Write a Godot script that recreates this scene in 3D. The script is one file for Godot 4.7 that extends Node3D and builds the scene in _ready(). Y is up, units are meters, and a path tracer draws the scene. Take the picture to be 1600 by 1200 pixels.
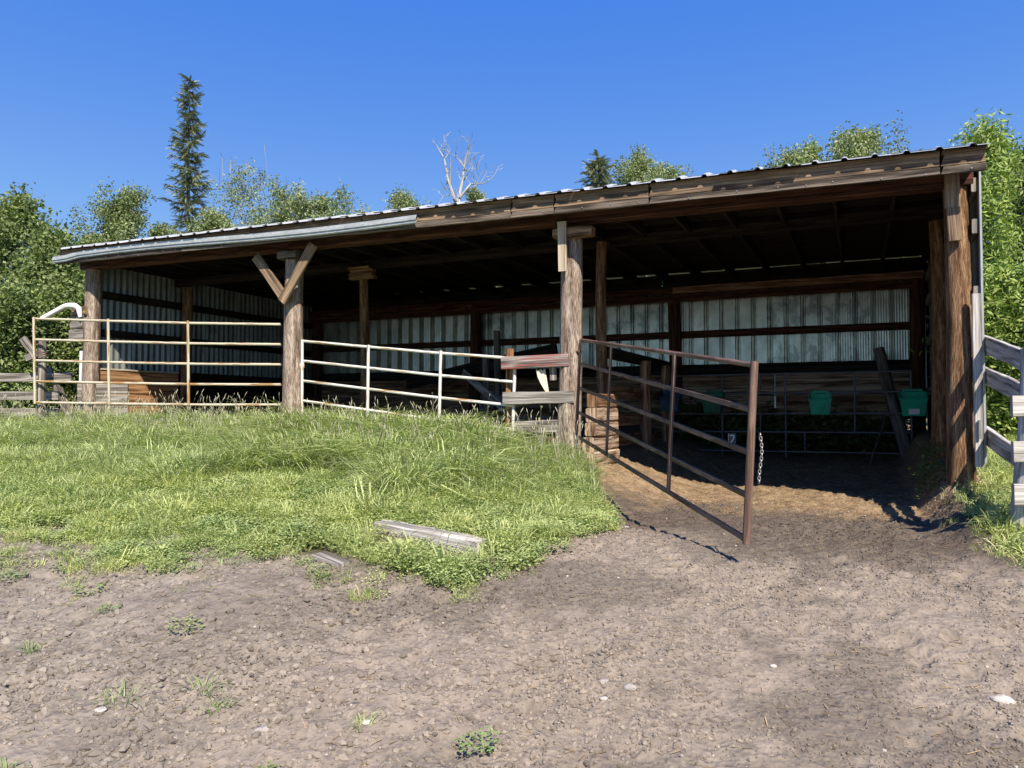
extends Node3D
# x to the right, h in metres above the eye (eye 1.6 m), z = depth away from the eye
const EYE := 1.6
var org := Vector3.ZERO
var rng := RandomNumberGenerator.new()
var M := {}
var used := {}
var nz := FastNoiseLite.new()
var nz2 := FastNoiseLite.new()
var cel := FastNoiseLite.new()

func V(x: float, h: float, z: float) -> Vector3: return Vector3(x, EYE + h, -z)
# shed axes: s along the front to the left from the right post, d into the depth
func S(s: float, d: float, h: float) -> Vector3: return V(4.45 - 0.9085 * s + 0.418 * d, h, 7.5 + 0.418 * s + 0.9085 * d)
func E(s: float) -> float: return 0.0135 * s
func to_sd(x: float, z: float) -> Vector2:
	var dx := x - 4.45; var dz := z - 7.5
	return Vector2(-0.9085 * dx + 0.418 * dz, 0.418 * dx + 0.9085 * dz)
func pw(a: Array, x: float) -> float:   # piecewise linear through [x, y] pairs
	if x <= a[0][0]: return a[0][1]
	for i in range(1, a.size()):
		if x < a[i][0]: return lerpf(a[i - 1][1], a[i][1], (x - a[i - 1][0]) / (a[i][0] - a[i - 1][0]))
	return a[-1][1]
const SLOPE := [[-60.0, -1.6], [0.0, -1.6], [1.5, -1.55], [3.0, -1.40], [5.0, -1.02], [7.0, -0.79], [9.0, -0.60], [11.0, -0.41], [13.0, -0.36], [20.0, -0.06], [40.0, 0.25], [100.0, 0.3]]
func ground(x: float, z: float) -> float:
	var b := pw(SLOPE, z)
	var q := to_sd(x, z)
	var s := q.x; var d := q.y
	var hi := 4.25 + 0.95 * smoothstep(0.0, 1.5, d)
	var m := smoothstep(0.05, 0.40, s) * (1.0 - smoothstep(2.6, hi, s)) * smoothstep(-4.0, -2.0, d) * (1.0 - smoothstep(5.0, 7.0, d))
	var ht := -1.04 + 0.2 * smoothstep(2.5, 5.0, d)
	return b + (minf(b, ht) - b) * m
func G(x: float, z: float) -> Vector3: return V(x, ground(x, z), z)
# how much grass grows at a place, 0..1
const FRONT := [[-9.0, 5.7], [-3.7, 5.5], [-2.5, 5.4], [-1.4, 5.15], [-0.7, 4.85], [-0.3, 4.78], [0.05, 4.88], [0.2, 5.5], [0.5, 5.85], [0.78, 6.2], [0.95, 7.0], [0.98, 8.0], [0.88, 9.3]]
const REDGE := [[4.6, 0.05], [4.9, 0.12], [5.3, 0.2], [5.8, 0.55], [6.2, 0.8], [7.0, 0.92], [8.1, 0.9], [9.3, 0.8]]
const LEDGE := [[2.0, 4.2], [4.0, 3.65], [4.9, 3.32], [5.4, 3.36], [6.4, 3.74], [7.1, 4.15], [7.6, 4.5]]
func grass_at(x: float, z: float) -> float:
	var q := to_sd(x, z)
	var n := nz.get_noise_2d(x * 140.0, z * 140.0) * 0.35 + nz.get_noise_2d(x * 430.0 + 90.0, z * 430.0) * 0.25
	if q.x < 0.35 or (q.y < -0.3 and x > 2.6):   # right of the entrance
		if q.x < -0.25 and q.y > -0.3: return 1.0
		if q.y > -0.1: return 0.0
		return smoothstep(-0.1, 0.25, x - pw(LEDGE, z) + n * 0.5)
	if q.x < 13.1 and q.y > -0.05:
		if q.x < 4.6: return 0.0
		return (1.0 - smoothstep(0.1, 0.7, q.y)) * 0.7
	var wide := lerpf(0.34, 1.0, smoothstep(-1.2, -2.6, x))
	var a := smoothstep(-wide, wide, z - pw(FRONT, minf(x, 0.1)) + n * (1.0 + wide))
	a *= 1.0 - 0.85 * smoothstep(0.10, 0.30, nz2.get_noise_2d(x * 190.0 + 20.0, z * 190.0)) * smoothstep(1.6, 0.3, z - pw(FRONT, minf(x, 0.1)))
	return a * smoothstep(-0.05, 0.12, pw(REDGE, z) - x + n * 0.25)

func _ready() -> void:
	rng.seed = 7
	for n in [nz, nz2]:
		n.noise_type = FastNoiseLite.TYPE_SIMPLEX_SMOOTH
		n.frequency = 0.01
		n.fractal_octaves = 3
	nz.seed = 3; nz2.seed = 11
	cel.noise_type = FastNoiseLite.TYPE_CELLULAR; cel.seed = 5; cel.frequency = 0.01; cel.fractal_type = FastNoiseLite.FRACTAL_NONE
	cel.cellular_return_type = FastNoiseLite.RETURN_DISTANCE
	camera_and_light()
	materials()
	build_ground()
	build_shed()
	build_gates()
	build_inside()
	build_fences()
	build_yard()
	build_trees()
	build_grass()

func camera_and_light() -> void:
	var c := Camera3D.new()
	c.name = "camera"; c.position = Vector3(0, EYE, 0); c.rotation_degrees = Vector3(1.94, 0, 0)
	c.fov = 53.9; c.far = 900.0; c.near = 0.05; c.current = true
	add_child(c)
	var sky := ProceduralSkyMaterial.new()
	sky.sky_top_color = Color(0.16, 0.375, 0.705)
	sky.sky_horizon_color = Color(0.62, 0.77, 0.84)
	sky.sky_curve = 0.14
	sky.ground_bottom_color = Color(0.30, 0.27, 0.22)
	sky.ground_horizon_color = Color(0.40, 0.45, 0.35)
	sky.sun_angle_max = 12.0
	sky.sky_energy_multiplier = 1.0
	var env := Environment.new()
	env.background_mode = Environment.BG_SKY
	env.sky = Sky.new(); env.sky.sky_material = sky
	env.tonemap_mode = Environment.TONE_MAPPER_LINEAR
	env.tonemap_exposure = 1.7
	env.sdfgi_enabled = true; env.ssao_enabled = true; env.ssil_enabled = true
	var we := WorldEnvironment.new()
	we.name = "sky"; we.environment = env; add_child(we)
	var sun := DirectionalLight3D.new()
	sun.name = "sun"; sun.light_energy = 1.6; sun.light_color = Color(1.0, 0.955, 0.89)
	sun.light_angular_distance = 0.5; sun.shadow_enabled = true
	add_child(sun)
	sun.look_at_from_position(Vector3.ZERO, Vector3(-0.232, -1.0, -0.932))

# ------------------------------------------------------------------ nodes
func numbered(n: String) -> String:
	if not used.has(n):
		used[n] = 0
		return n
	used[n] += 1
	return "%s_%03d" % [n, used[n]]
func tag(o: Node, label := "", category := "", group := "", kind := "") -> void:
	if label: o.set_meta("label", label)
	if category: o.set_meta("category", category)
	if group: o.set_meta("group", group)
	if kind: o.set_meta("kind", kind)
func thing(called: String, label: String, category: String, at: Vector3, group := "") -> Node3D:
	var o := Node3D.new()
	o.name = numbered(called); o.position = at; add_child(o)
	tag(o, label, category, group)
	org = at
	return o
func mesh_of(st: SurfaceTool, m: Material) -> ArrayMesh:
	st.generate_normals()
	st.index()
	var a := st.commit()
	a.surface_set_material(0, m)
	return a
func part(called: String, st: SurfaceTool, m: Material, parent: Node, kind := "") -> MeshInstance3D:
	var o := MeshInstance3D.new()
	o.name = called; o.mesh = mesh_of(st, m)
	if kind: o.set_meta("kind", kind)
	parent.add_child(o, true)
	return o
func single(called: String, st: SurfaceTool, m: Material, at: Vector3, label: String, category: String, group := "", kind := "") -> MeshInstance3D:
	var o := MeshInstance3D.new()
	o.name = numbered(called); o.mesh = mesh_of(st, m); o.position = at
	add_child(o)
	tag(o, label, category, group, kind)
	return o
func begin() -> SurfaceTool:
	var st := SurfaceTool.new()
	st.begin(Mesh.PRIMITIVE_TRIANGLES)
	return st

# ------------------------------------------------------------------ shapes (world points, stored about org)
func tri(st: SurfaceTool, a: Vector3, b: Vector3, c: Vector3, ua: Vector2, ub: Vector2, uc: Vector2) -> void:
	st.set_uv(ua); st.add_vertex(a)
	st.set_uv(ub); st.add_vertex(b)
	st.set_uv(uc); st.add_vertex(c)
func quad(st: SurfaceTool, a: Vector3, b: Vector3, c: Vector3, d: Vector3, ua: Vector2, ub: Vector2, uc: Vector2, ud: Vector2) -> void:
	tri(st, a, b, c, ua, ub, uc); tri(st, a, c, d, ua, uc, ud)
# a board from a to b: w along «up», t across it, chamfered, slightly bowed; grain along its length
func board(st: SurfaceTool, a: Vector3, b: Vector3, w: float, t: float, up := Vector3.UP, segs := 1, wob := 0.0, cut := 0.0) -> void:
	a -= org; b -= org
	var ax := (b - a).normalized()
	var side := ax.cross(up).normalized()
	var u := side.cross(ax).normalized()
	var c := minf(w, t) * 0.12
	var sec := [Vector2(-t / 2 + c, -w / 2), Vector2(t / 2 - c, -w / 2), Vector2(t / 2, -w / 2 + c), Vector2(t / 2, w / 2 - c), Vector2(t / 2 - c, w / 2), Vector2(-t / 2 + c, w / 2), Vector2(-t / 2, w / 2 - c), Vector2(-t / 2, -w / 2 + c)]
	var len := a.distance_to(b)
	var o := Vector2(rng.randf(), rng.randf())
	var rings := []
	for i in segs + 1:
		var k := float(i) / segs
		var p := a.lerp(b, k)
		var j := 0.0
		if wob > 0.0:
			p += u * rng.randf_range(-wob, wob) * 0.5 + side * rng.randf_range(-wob, wob) * 0.5
			j = rng.randf_range(-wob, wob)
		var r := []
		for q in sec:
			r.append(p + side * (q.x + signf(q.x) * j * 0.3) + u * (q.y + signf(q.y) * j * 0.5) + ax * (cut * q.y * (1.0 if i == segs else 0.0)))
		rings.append(r)
	st.set_smooth_group(-1)
	for i in segs:
		var per := 0.0
		for k in 8:
			var n := (k + 1) % 8
			var e: float = sec[k].distance_to(sec[n])
			var u0: float = per / 0.3 + o.x; var u1: float = (per + e) / 0.3 + o.x
			var v0 := len * i / segs / 1.2 + o.y; var v1 := len * (i + 1) / segs / 1.2 + o.y
			quad(st, rings[i][k], rings[i][n], rings[i + 1][n], rings[i + 1][k], Vector2(u0, v0), Vector2(u1, v0), Vector2(u1, v1), Vector2(u0, v1))
			per += e
	for e in 2:
		var r: Array = rings[segs * e]
		for k in range(1, 7):
			var f := func(q: int) -> Vector2: return Vector2(sec[q].x, sec[q].y * 0.25) / 0.3 + o
			if e == 0: tri(st, r[0], r[k + 1], r[k], f.call(0), f.call(k + 1), f.call(k))
			else: tri(st, r[0], r[k], r[k + 1], f.call(0), f.call(k), f.call(k + 1))
# a round bar through points; rough > 0 gives a log its knobbly skin
func tube(st: SurfaceTool, pts: Array, rad: Array, sides := 10, rough := 0.0, caps := true, per_u := 0.3) -> void:
	var o := Vector2(rng.randf(), rng.randf())
	var n := pts.size()
	var rings := []
	var side := Vector3.ZERO
	var run := 0.0
	var vs := []
	for i in n:
		var p: Vector3 = pts[i] - org
		var ax: Vector3 = (pts[mini(i + 1, n - 1)] - pts[maxi(i - 1, 0)]).normalized()
		if i == 0: side = ax.cross(Vector3(0.31, 0.2, 0.93)).normalized()
		else:
			side = (side - ax * side.dot(ax)).normalized()
			run += (pts[i] as Vector3).distance_to(pts[i - 1])
		vs.append(run / 1.2 + o.y)
		var up := ax.cross(side)
		var r := []
		for k in sides:
			var an := TAU * k / sides
			var rr: float = rad[i]
			if rough > 0.0:
				rr *= 1.0 + rough * (nz.get_noise_3d(cos(an) * 160.0 + o.x * 900.0, sin(an) * 160.0, run * 25.0 + o.y * 999.0) * 1.2 + nz2.get_noise_3d(cos(an) * 60.0 + o.x * 500.0, sin(an) * 60.0, run * 90.0))
			r.append(p + (side * cos(an) + up * sin(an)) * rr)
		rings.append(r)
	st.set_smooth_group(0)
	var wid: float = maxf(1.0, roundf(TAU * rad[0] / per_u))
	for i in n - 1:
		for k in sides:
			var m := (k + 1) % sides
			var u0 := wid * k / sides + o.x; var u1 := wid * (k + 1) / sides + o.x
			quad(st, rings[i][k], rings[i + 1][k], rings[i + 1][m], rings[i][m], Vector2(u0, vs[i]), Vector2(u0, vs[i + 1]), Vector2(u1, vs[i + 1]), Vector2(u1, vs[i]))
	if caps:
		st.set_smooth_group(-1)
		for e in 2:
			var r: Array = rings[(n - 1) * e]
			var mid: Vector3 = pts[(n - 1) * e] - org
			for k in sides:
				var m := (k + 1) % sides
				var ua := Vector2(cos(TAU * k / sides), sin(TAU * k / sides)) * 0.2 + o
				var ub := Vector2(cos(TAU * m / sides), sin(TAU * m / sides)) * 0.2 + o
				if e == 0: tri(st, mid, r[k], r[m], o, ua, ub)
				else: tri(st, mid, r[m], r[k], o, ub, ua)
func pole(st: SurfaceTool, a: Vector3, b: Vector3, r0: float, r1: float, sides := 18, segs := 26, rough := 0.05, bend := 0.012) -> void:
	var pts := []; var rr := []
	var ph := rng.randf() * 9.0
	for i in segs + 1:
		var k := float(i) / segs
		pts.append(a.lerp(b, k) + Vector3(sin(k * 5.0 + ph) - sin(ph), 0, cos(k * 4.3 + ph) - cos(ph)) * bend)
		rr.append(lerpf(r0, r1, k))
	tube(st, pts, rr, sides, rough)
func bar(st: SurfaceTool, a: Vector3, b: Vector3, r: float, sides := 10) -> void:
	tube(st, [a, a.lerp(b, 0.5), b], [r, r, r], sides, 0.0, true, 0.1)
# a sheet of metal: profile (x along «across», y along «out») swept from a by «down» steps
func sheet(st: SurfaceTool, prof: Array, rows: Array, across: Vector3, out: Vector3, uvs := 1.0) -> void:
	st.set_smooth_group(-1)
	var o := Vector2(rng.randf(), rng.randf())
	for i in rows.size() - 1:
		for k in prof.size() - 1:
			var f := func(row: int, q: int) -> Vector3: return rows[row] - org + across * prof[q].x + out * prof[q].y
			var g := func(row: int, q: int) -> Vector2: return Vector2(prof[q].x * uvs, (rows[row] as Vector3).distance_to(rows[0]) * uvs) + o
			quad(st, f.call(i, k), f.call(i, k + 1), f.call(i + 1, k + 1), f.call(i + 1, k), g.call(i, k), g.call(i, k + 1), g.call(i + 1, k + 1), g.call(i + 1, k))

# ------------------------------------------------------------------ materials
func lin(r: float, g: float, b: float) -> Color: return Color(r, g, b).linear_to_srgb()
func tex(im: Image) -> ImageTexture: return ImageTexture.create_from_image(im)
func two(name: String, w: int, h: int, f: Callable, rough: float, relief: float, metal := 0.0) -> StandardMaterial3D:
	# f(x, y) -> [linear colour, height 0..1]
	var c := PackedByteArray(); c.resize(w * h * 3)
	var t := PackedByteArray(); t.resize(w * h)
	var at := 0
	for y in h:
		for x in w:
			var q: Array = f.call(float(x) / w, float(y) / h)
			var k: Color = q[0].linear_to_srgb()
			c[at * 3] = clampi(int(k.r * 255.0), 0, 255); c[at * 3 + 1] = clampi(int(k.g * 255.0), 0, 255); c[at * 3 + 2] = clampi(int(k.b * 255.0), 0, 255)
			t[at] = clampi(int(q[1] * 255.0), 0, 255)
			at += 1
	var m := StandardMaterial3D.new()
	m.resource_name = name
	m.albedo_texture = tex(Image.create_from_data(w, h, false, Image.FORMAT_RGB8, c))
	m.roughness = rough; m.metallic = metal; m.metallic_specular = 0.35
	if relief > 0.0:
		m.heightmap_enabled = true
		m.heightmap_texture = tex(Image.create_from_data(w, h, false, Image.FORMAT_L8, t))
		m.heightmap_scale = relief
	M[name] = m
	return m
# tileable noise: blend of the field with itself shifted by one period
func loop(n: FastNoiseLite, x: float, y: float, fx: float, fy: float, z := 0.0) -> float:
	var an := TAU * x
	var a := n.get_noise_3d(cos(an) * fx, sin(an) * fx + z, y * fy)
	var k := smoothstep(0.8, 1.0, y)
	if k > 0.0: a = lerpf(a, n.get_noise_3d(cos(an) * fx, sin(an) * fx + z, (y - 1.0) * fy), k)
	return a
func wood(name: String, dark: Color, mid: Color, light: Color, sd: float, cracks := 0.5, extra := Color(0, 0, 0, 0)) -> void:
	two(name, 192, 384, func(x: float, y: float) -> Array:
		var wav := loop(nz, x, y, 40.0, 90.0, sd * 91.0) * 0.06
		var g := loop(nz, fposmod(x + wav, 1.0), y, 620.0, 75.0, sd * 37.0)
		var fi := loop(nz2, x, y, 900.0, 120.0, sd * 53.0)
		var big := loop(nz2, x, y, 60.0, 120.0, sd * 71.0)
		var v := 0.5 + g * 0.6 + fi * 0.5 + big * 0.9
		var cr := smoothstep(0.30, 0.52, loop(nz2, fposmod(x + wav, 1.0), y, 420.0, 32.0, sd * 17.0 + 300.0)) * cracks
		var c: Color
		if v < 0.5: c = dark.lerp(mid, clampf(v * 2.0, 0.0, 1.0))
		else: c = mid.lerp(light, clampf(v * 2.0 - 1.0, 0.0, 1.0))
		if extra.a > 0.0:
			var pe := smoothstep(-0.05, 0.08, loop(nz, x, y, 120.0, 160.0, sd * 5.0 + 77.0) + fi * 0.5)
			c = c.lerp(Color(extra.r, extra.g, extra.b), pe * extra.a)
		c = c.lerp(dark * 0.5, cr * 0.85)
		var kn := loop(cel, x, y, 70.0, 130.0, sd * 43.0)
		c = c.lerp(dark * 0.8, smoothstep(-0.86, -0.95, kn) * 0.85)
		return [c, clampf(0.55 + g * 0.5 + fi * 0.5 - cr * 0.7, 0.0, 1.0)]
	, 0.85, 0.35)
func log_skin(name: String, dark: Color, mid: Color, light: Color, sd: float) -> void:
	two(name, 224, 448, func(x: float, y: float) -> Array:
		var wav := loop(nz, x, y, 60.0, 260.0, sd * 91.0) * 0.05
		var xx := fposmod(x + wav, 1.0)
		var g := loop(nz, xx, y, 260.0, 160.0, sd * 37.0)
		var fl := loop(nz2, xx, y, 1000.0, 900.0, sd * 53.0)
		var fi := loop(nz, xx, y, 1500.0, 900.0, sd * 13.0)
		var big := loop(nz2, x, y, 50.0, 160.0, sd * 71.0)
		var v := 0.52 + g * 0.35 + fi * 0.5 + big * 0.7
		var c := dark.lerp(mid, clampf(v * 2.0, 0.0, 1.0)) if v < 0.5 else mid.lerp(light, clampf(v * 2.0 - 1.0, 0.0, 1.0))
		var cr := smoothstep(0.10, 0.34, fl + g * 0.25)
		c = c.lerp(dark * 0.7, cr * 0.85)
		return [c, clampf(0.6 + fi * 0.4 + g * 0.3 - cr * 0.6, 0.0, 1.0)]
	, 0.9, 0.7)
func blotch(name: String, a: Color, b: Color, sd: float, f1: float, lo: float, hi: float, rough: float, metal := 0.0, relief := 0.05, c3 := Color(0, 0, 0, 0)) -> StandardMaterial3D:
	return two(name, 128, 256, func(x: float, y: float) -> Array:
		var n := loop(nz, x, y, f1, f1 * 4.0, sd * 31.0)
		var m := loop(nz2, x, y, f1 * 4.0, f1 * 14.0, sd * 19.0)
		var k := smoothstep(lo, hi, n + m * 0.6)
		var c := a.lerp(b, k)
		if c3.a > 0.0: c = c.lerp(Color(c3.r, c3.g, c3.b), c3.a * smoothstep(0.18, 0.4, m + n * 0.4))
		c = c * (1.0 + m * 0.35)
		return [c, 0.5 + m * 0.6 - k * 0.2]
	, rough, relief, metal)
func leafy(name: String, through: Color, rough := 0.5) -> StandardMaterial3D:
	var m := StandardMaterial3D.new()
	m.resource_name = name
	m.vertex_color_use_as_albedo = true; m.roughness = rough; m.metallic_specular = 0.35
	m.backlight_enabled = true; m.backlight = through
	m.cull_mode = BaseMaterial3D.CULL_DISABLED
	M[name] = m
	return m
func plain(name: String, c: Color, rough := 0.6, metal := 0.0) -> StandardMaterial3D:
	var m := StandardMaterial3D.new()
	m.resource_name = name; m.albedo_color = c; m.roughness = rough; m.metallic = metal
	M[name] = m
	return m

func materials() -> void:
	wood("grey_wood", Color(0.07, 0.06, 0.052), Color(0.22, 0.20, 0.175), Color(0.40, 0.37, 0.33), 1.0, 0.6)
	log_skin("post_wood", Color(0.07, 0.045, 0.032), Color(0.31, 0.235, 0.18), Color(0.54, 0.46, 0.38), 2.0)
	log_skin("log_wood", Color(0.045, 0.024, 0.013), Color(0.23, 0.125, 0.062), Color(0.45, 0.30, 0.175), 3.5)
	wood("brown_wood", Color(0.06, 0.03, 0.014), Color(0.33, 0.165, 0.07), Color(0.50, 0.31, 0.16), 3.0, 0.9)
	wood("red_wood", Color(0.022, 0.009, 0.006), Color(0.085, 0.034, 0.02), Color(0.17, 0.08, 0.045), 4.0, 0.5)
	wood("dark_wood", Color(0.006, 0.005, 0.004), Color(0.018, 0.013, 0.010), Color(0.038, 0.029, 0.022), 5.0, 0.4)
	wood("fascia_wood", Color(0.04, 0.03, 0.024), Color(0.20, 0.135, 0.082), Color(0.44, 0.30, 0.18), 6.0, 0.7, Color(0.13, 0.10, 0.075, 0.45))
	wood("grey_fascia", Color(0.028, 0.022, 0.018), Color(0.095, 0.075, 0.06), Color(0.21, 0.17, 0.135), 6.5, 0.7)
	wood("pale_wood", Color(0.20, 0.15, 0.10), Color(0.42, 0.34, 0.24), Color(0.58, 0.50, 0.38), 7.0, 0.5)
	wood("plank_wood", Color(0.045, 0.024, 0.013), Color(0.23, 0.13, 0.07), Color(0.42, 0.28, 0.18), 8.0, 0.8)
	wood("back_plank", Color(0.06, 0.035, 0.02), Color(0.36, 0.25, 0.17), Color(0.55, 0.44, 0.34), 8.5, 0.9)
	wood("silver_wood", Color(0.13, 0.115, 0.10), Color(0.40, 0.375, 0.335), Color(0.60, 0.57, 0.53), 1.5, 0.5)
	wood("red_paint", Color(0.06, 0.05, 0.045), Color(0.24, 0.20, 0.18), Color(0.40, 0.36, 0.33), 9.0, 0.5, Color(0.30, 0.075, 0.055, 0.7))
	wood("bark", Color(0.03, 0.025, 0.02), Color(0.13, 0.11, 0.09), Color(0.28, 0.25, 0.22), 10.0, 0.9)
	wood("pale_bark", Color(0.14, 0.135, 0.12), Color(0.40, 0.395, 0.375), Color(0.58, 0.575, 0.555), 11.0, 0.3)
	blotch("white_pipe", Color(0.62, 0.61, 0.57), Color(0.50, 0.40, 0.20), 1.0, 25.0, 0.08, 0.35, 0.45, 0.0, 0.03, Color(0.20, 0.09, 0.035, 0.8))
	blotch("cream_pipe", Color(0.50, 0.46, 0.35), Color(0.34, 0.21, 0.085), 2.0, 25.0, -0.08, 0.22, 0.5, 0.0, 0.03, Color(0.18, 0.075, 0.03, 0.9))
	blotch("rust_pipe", Color(0.105, 0.063, 0.045), Color(0.215, 0.142, 0.108), 3.0, 30.0, -0.2, 0.3, 0.6, 0.15, 0.04, Color(0.10, 0.05, 0.04, 0.6))
	blotch("grey_pipe", Color(0.16, 0.17, 0.19), Color(0.10, 0.07, 0.06), 4.0, 30.0, 0.1, 0.4, 0.5, 0.5, 0.03)
	blotch("tin", Color(0.60, 0.63, 0.54), Color(0.43, 0.46, 0.39), 5.0, 30.0, -0.25, 0.3, 0.36, 0.85, 0.02)
	blotch("old_tin", Color(0.56, 0.59, 0.50), Color(0.30, 0.32, 0.275), 6.0, 45.0, -0.05, 0.3, 0.33, 0.85, 0.02)
	blotch("roof_tin", Color(0.50, 0.51, 0.50), Color(0.38, 0.39, 0.385), 7.0, 30.0, -0.25, 0.3, 0.45, 0.25, 0.02)
	blotch("side_tin", Color(0.27, 0.295, 0.29), Color(0.18, 0.20, 0.195), 8.0, 30.0, -0.25, 0.3, 0.42, 0.45, 0.02)
	blotch("flashing", Color(0.44, 0.46, 0.45), Color(0.36, 0.375, 0.365), 9.0, 40.0, 0.0, 0.4, 0.35, 0.25, 0.01)
	blotch("white_paint", Color(0.80, 0.80, 0.78), Color(0.62, 0.61, 0.58), 10.0, 40.0, 0.05, 0.4, 0.4, 0.0, 0.01)
	blotch("teal_plastic", Color(0.014, 0.46, 0.25), Color(0.02, 0.34, 0.20), 11.0, 40.0, 0.0, 0.4, 0.4, 0.0, 0.01)
	blotch("green_plastic", Color(0.02, 0.16, 0.08), Color(0.02, 0.10, 0.06), 12.0, 40.0, 0.0, 0.4, 0.45, 0.0, 0.01)
	blotch("blue_plastic", Color(0.02, 0.07, 0.13), Color(0.02, 0.045, 0.07), 13.0, 40.0, 0.0, 0.4, 0.45, 0.0, 0.01)
	blotch("stone", Color(0.34, 0.30, 0.27), Color(0.20, 0.18, 0.165), 14.0, 60.0, -0.2, 0.3, 0.85, 0.0, 0.2)
	blotch("white_stone", Color(0.50, 0.46, 0.41), Color(0.36, 0.32, 0.28), 15.0, 60.0, -0.2, 0.3, 0.85, 0.0, 0.2)
	plain("sack", lin(0.62, 0.56, 0.44), 0.9)
	plain("chain", lin(0.42, 0.40, 0.36), 0.4, 0.7)
	plain("tag_grey", lin(0.05, 0.05, 0.055), 0.5, 0.3)
	plain("tag_mark", lin(0.75, 0.75, 0.72), 0.6)
	plain("black_iron", lin(0.02, 0.02, 0.02), 0.5, 0.6)
	leafy("leaf", Color(0.70, 0.8, 0.42), 0.42)
	leafy("blade", Color(0.80, 0.85, 0.50), 0.42)
	leafy("needle", Color(0.12, 0.16, 0.08), 0.6)
	leafy("seed", Color(0.3, 0.28, 0.2), 0.8)
	var cl := StandardMaterial3D.new()
	cl.resource_name = "clod"; cl.vertex_color_use_as_albedo = true; cl.roughness = 0.95; cl.metallic_specular = 0.2
	M["clod"] = cl
	# soil: grain and crumbs over the colour of the ground
	var so := two("soil", 384, 384, func(x: float, y: float) -> Array:
		var a := loop(nz, x, y, 90.0, 560.0, 900.0)
		var b := loop(nz2, x, y, 400.0, 2500.0, 100.0)
		var c := loop(cel, x, y, 300.0, 1885.0, 50.0)
		var d := loop(cel, x, y, 760.0, 4775.0, 250.0)
		var v := clampf(0.80 + a * 0.22 + b * 0.22 - (c + 0.5) * 0.12 - (d + 0.5) * 0.12, 0.3, 1.0)
		return [Color(v, v * 0.985, v * 0.965), clampf(0.62 + a * 0.2 + b * 0.25 - (c + 0.5) * 0.45 - (d + 0.5) * 0.25, 0.0, 1.0)]
	, 0.95, 2.2)
	so.vertex_color_use_as_albedo = true
	so.uv1_scale = Vector3(0.9, 0.9, 0.9)

# ------------------------------------------------------------------ ground
func lump(x: float, z: float) -> float:   # clods and hoof-marks in the bare soil
	if z > 16.0 or absf(x) > 12.0: return 0.0
	var bare := 1.0 - smoothstep(10.0, 16.0, z)
	var rough := 0.55 + 0.9 * smoothstep(-0.1, 0.35, nz2.get_noise_2d(x * 60.0 + 70.0, z * 60.0))
	rough *= lerpf(1.15, 0.8, smoothstep(-1.5, 1.0, x) * smoothstep(6.0, 4.5, z))
	var a := nz.get_noise_2d(x * 75.0, z * 75.0) * 0.035
	var b := (-(cel.get_noise_2d(x * 900.0, z * 900.0) + 0.45)) * 0.030 * rough
	var c := (-(cel.get_noise_2d(x * 2100.0 + 300.0, z * 2100.0) + 0.45)) * 0.018 * rough
	# hoof-marks where the stock treads
	var q := to_sd(x, z)
	var tread := smoothstep(-0.05, 0.2, nz2.get_noise_2d(x * 45.0 + 400.0, z * 45.0)) + smoothstep(-4.6, -3.2, q.y) * smoothstep(4.6, 3.8, q.x)
	var hoof := smoothstep(-0.62, -0.86, cel.get_noise_2d(x * 520.0 + 77.0, z * 520.0)) * -0.022 * clampf(tread, 0.0, 1.0)
	return (a + b + c + hoof) * bare
func soil_color(x: float, z: float) -> Color:
	var q := to_sd(x, z)
	var n := nz.get_noise_2d(x * 40.0, z * 40.0)
	var n2 := nz2.get_noise_2d(x * 230.0, z * 230.0)
	var c := Color(0.278, 0.234, 0.188).lerp(Color(0.188, 0.158, 0.126), smoothstep(-0.2, 0.35, n + n2 * 0.5))
	c = c.lerp(Color(0.265, 0.235, 0.198), smoothstep(0.3, -2.5, x) * 0.6)
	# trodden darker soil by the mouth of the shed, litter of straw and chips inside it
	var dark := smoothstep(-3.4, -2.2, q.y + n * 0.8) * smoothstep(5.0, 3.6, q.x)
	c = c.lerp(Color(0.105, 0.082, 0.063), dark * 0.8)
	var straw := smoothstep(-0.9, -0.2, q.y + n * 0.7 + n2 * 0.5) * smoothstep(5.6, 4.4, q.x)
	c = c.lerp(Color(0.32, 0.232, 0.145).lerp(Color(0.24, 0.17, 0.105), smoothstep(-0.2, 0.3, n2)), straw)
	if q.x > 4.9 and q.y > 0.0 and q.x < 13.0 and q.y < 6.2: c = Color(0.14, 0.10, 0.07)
	var g := grass_at(x, z)
	c = c.lerp(Color(0.085, 0.085, 0.04), g * 0.85)
	var far := smoothstep(14.0, 24.0, z)
	return c.lerp(Color(0.10, 0.15, 0.04), far)
func steps(stops: Array) -> PackedFloat32Array:   # [from, spacing] ... grows to the next
	var r := PackedFloat32Array()
	var p: float = stops[0][0]
	while p < stops[-1][0]:
		r.append(p)
		p += pw(stops, p)
	r.append(stops[-1][0])
	return r
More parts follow.
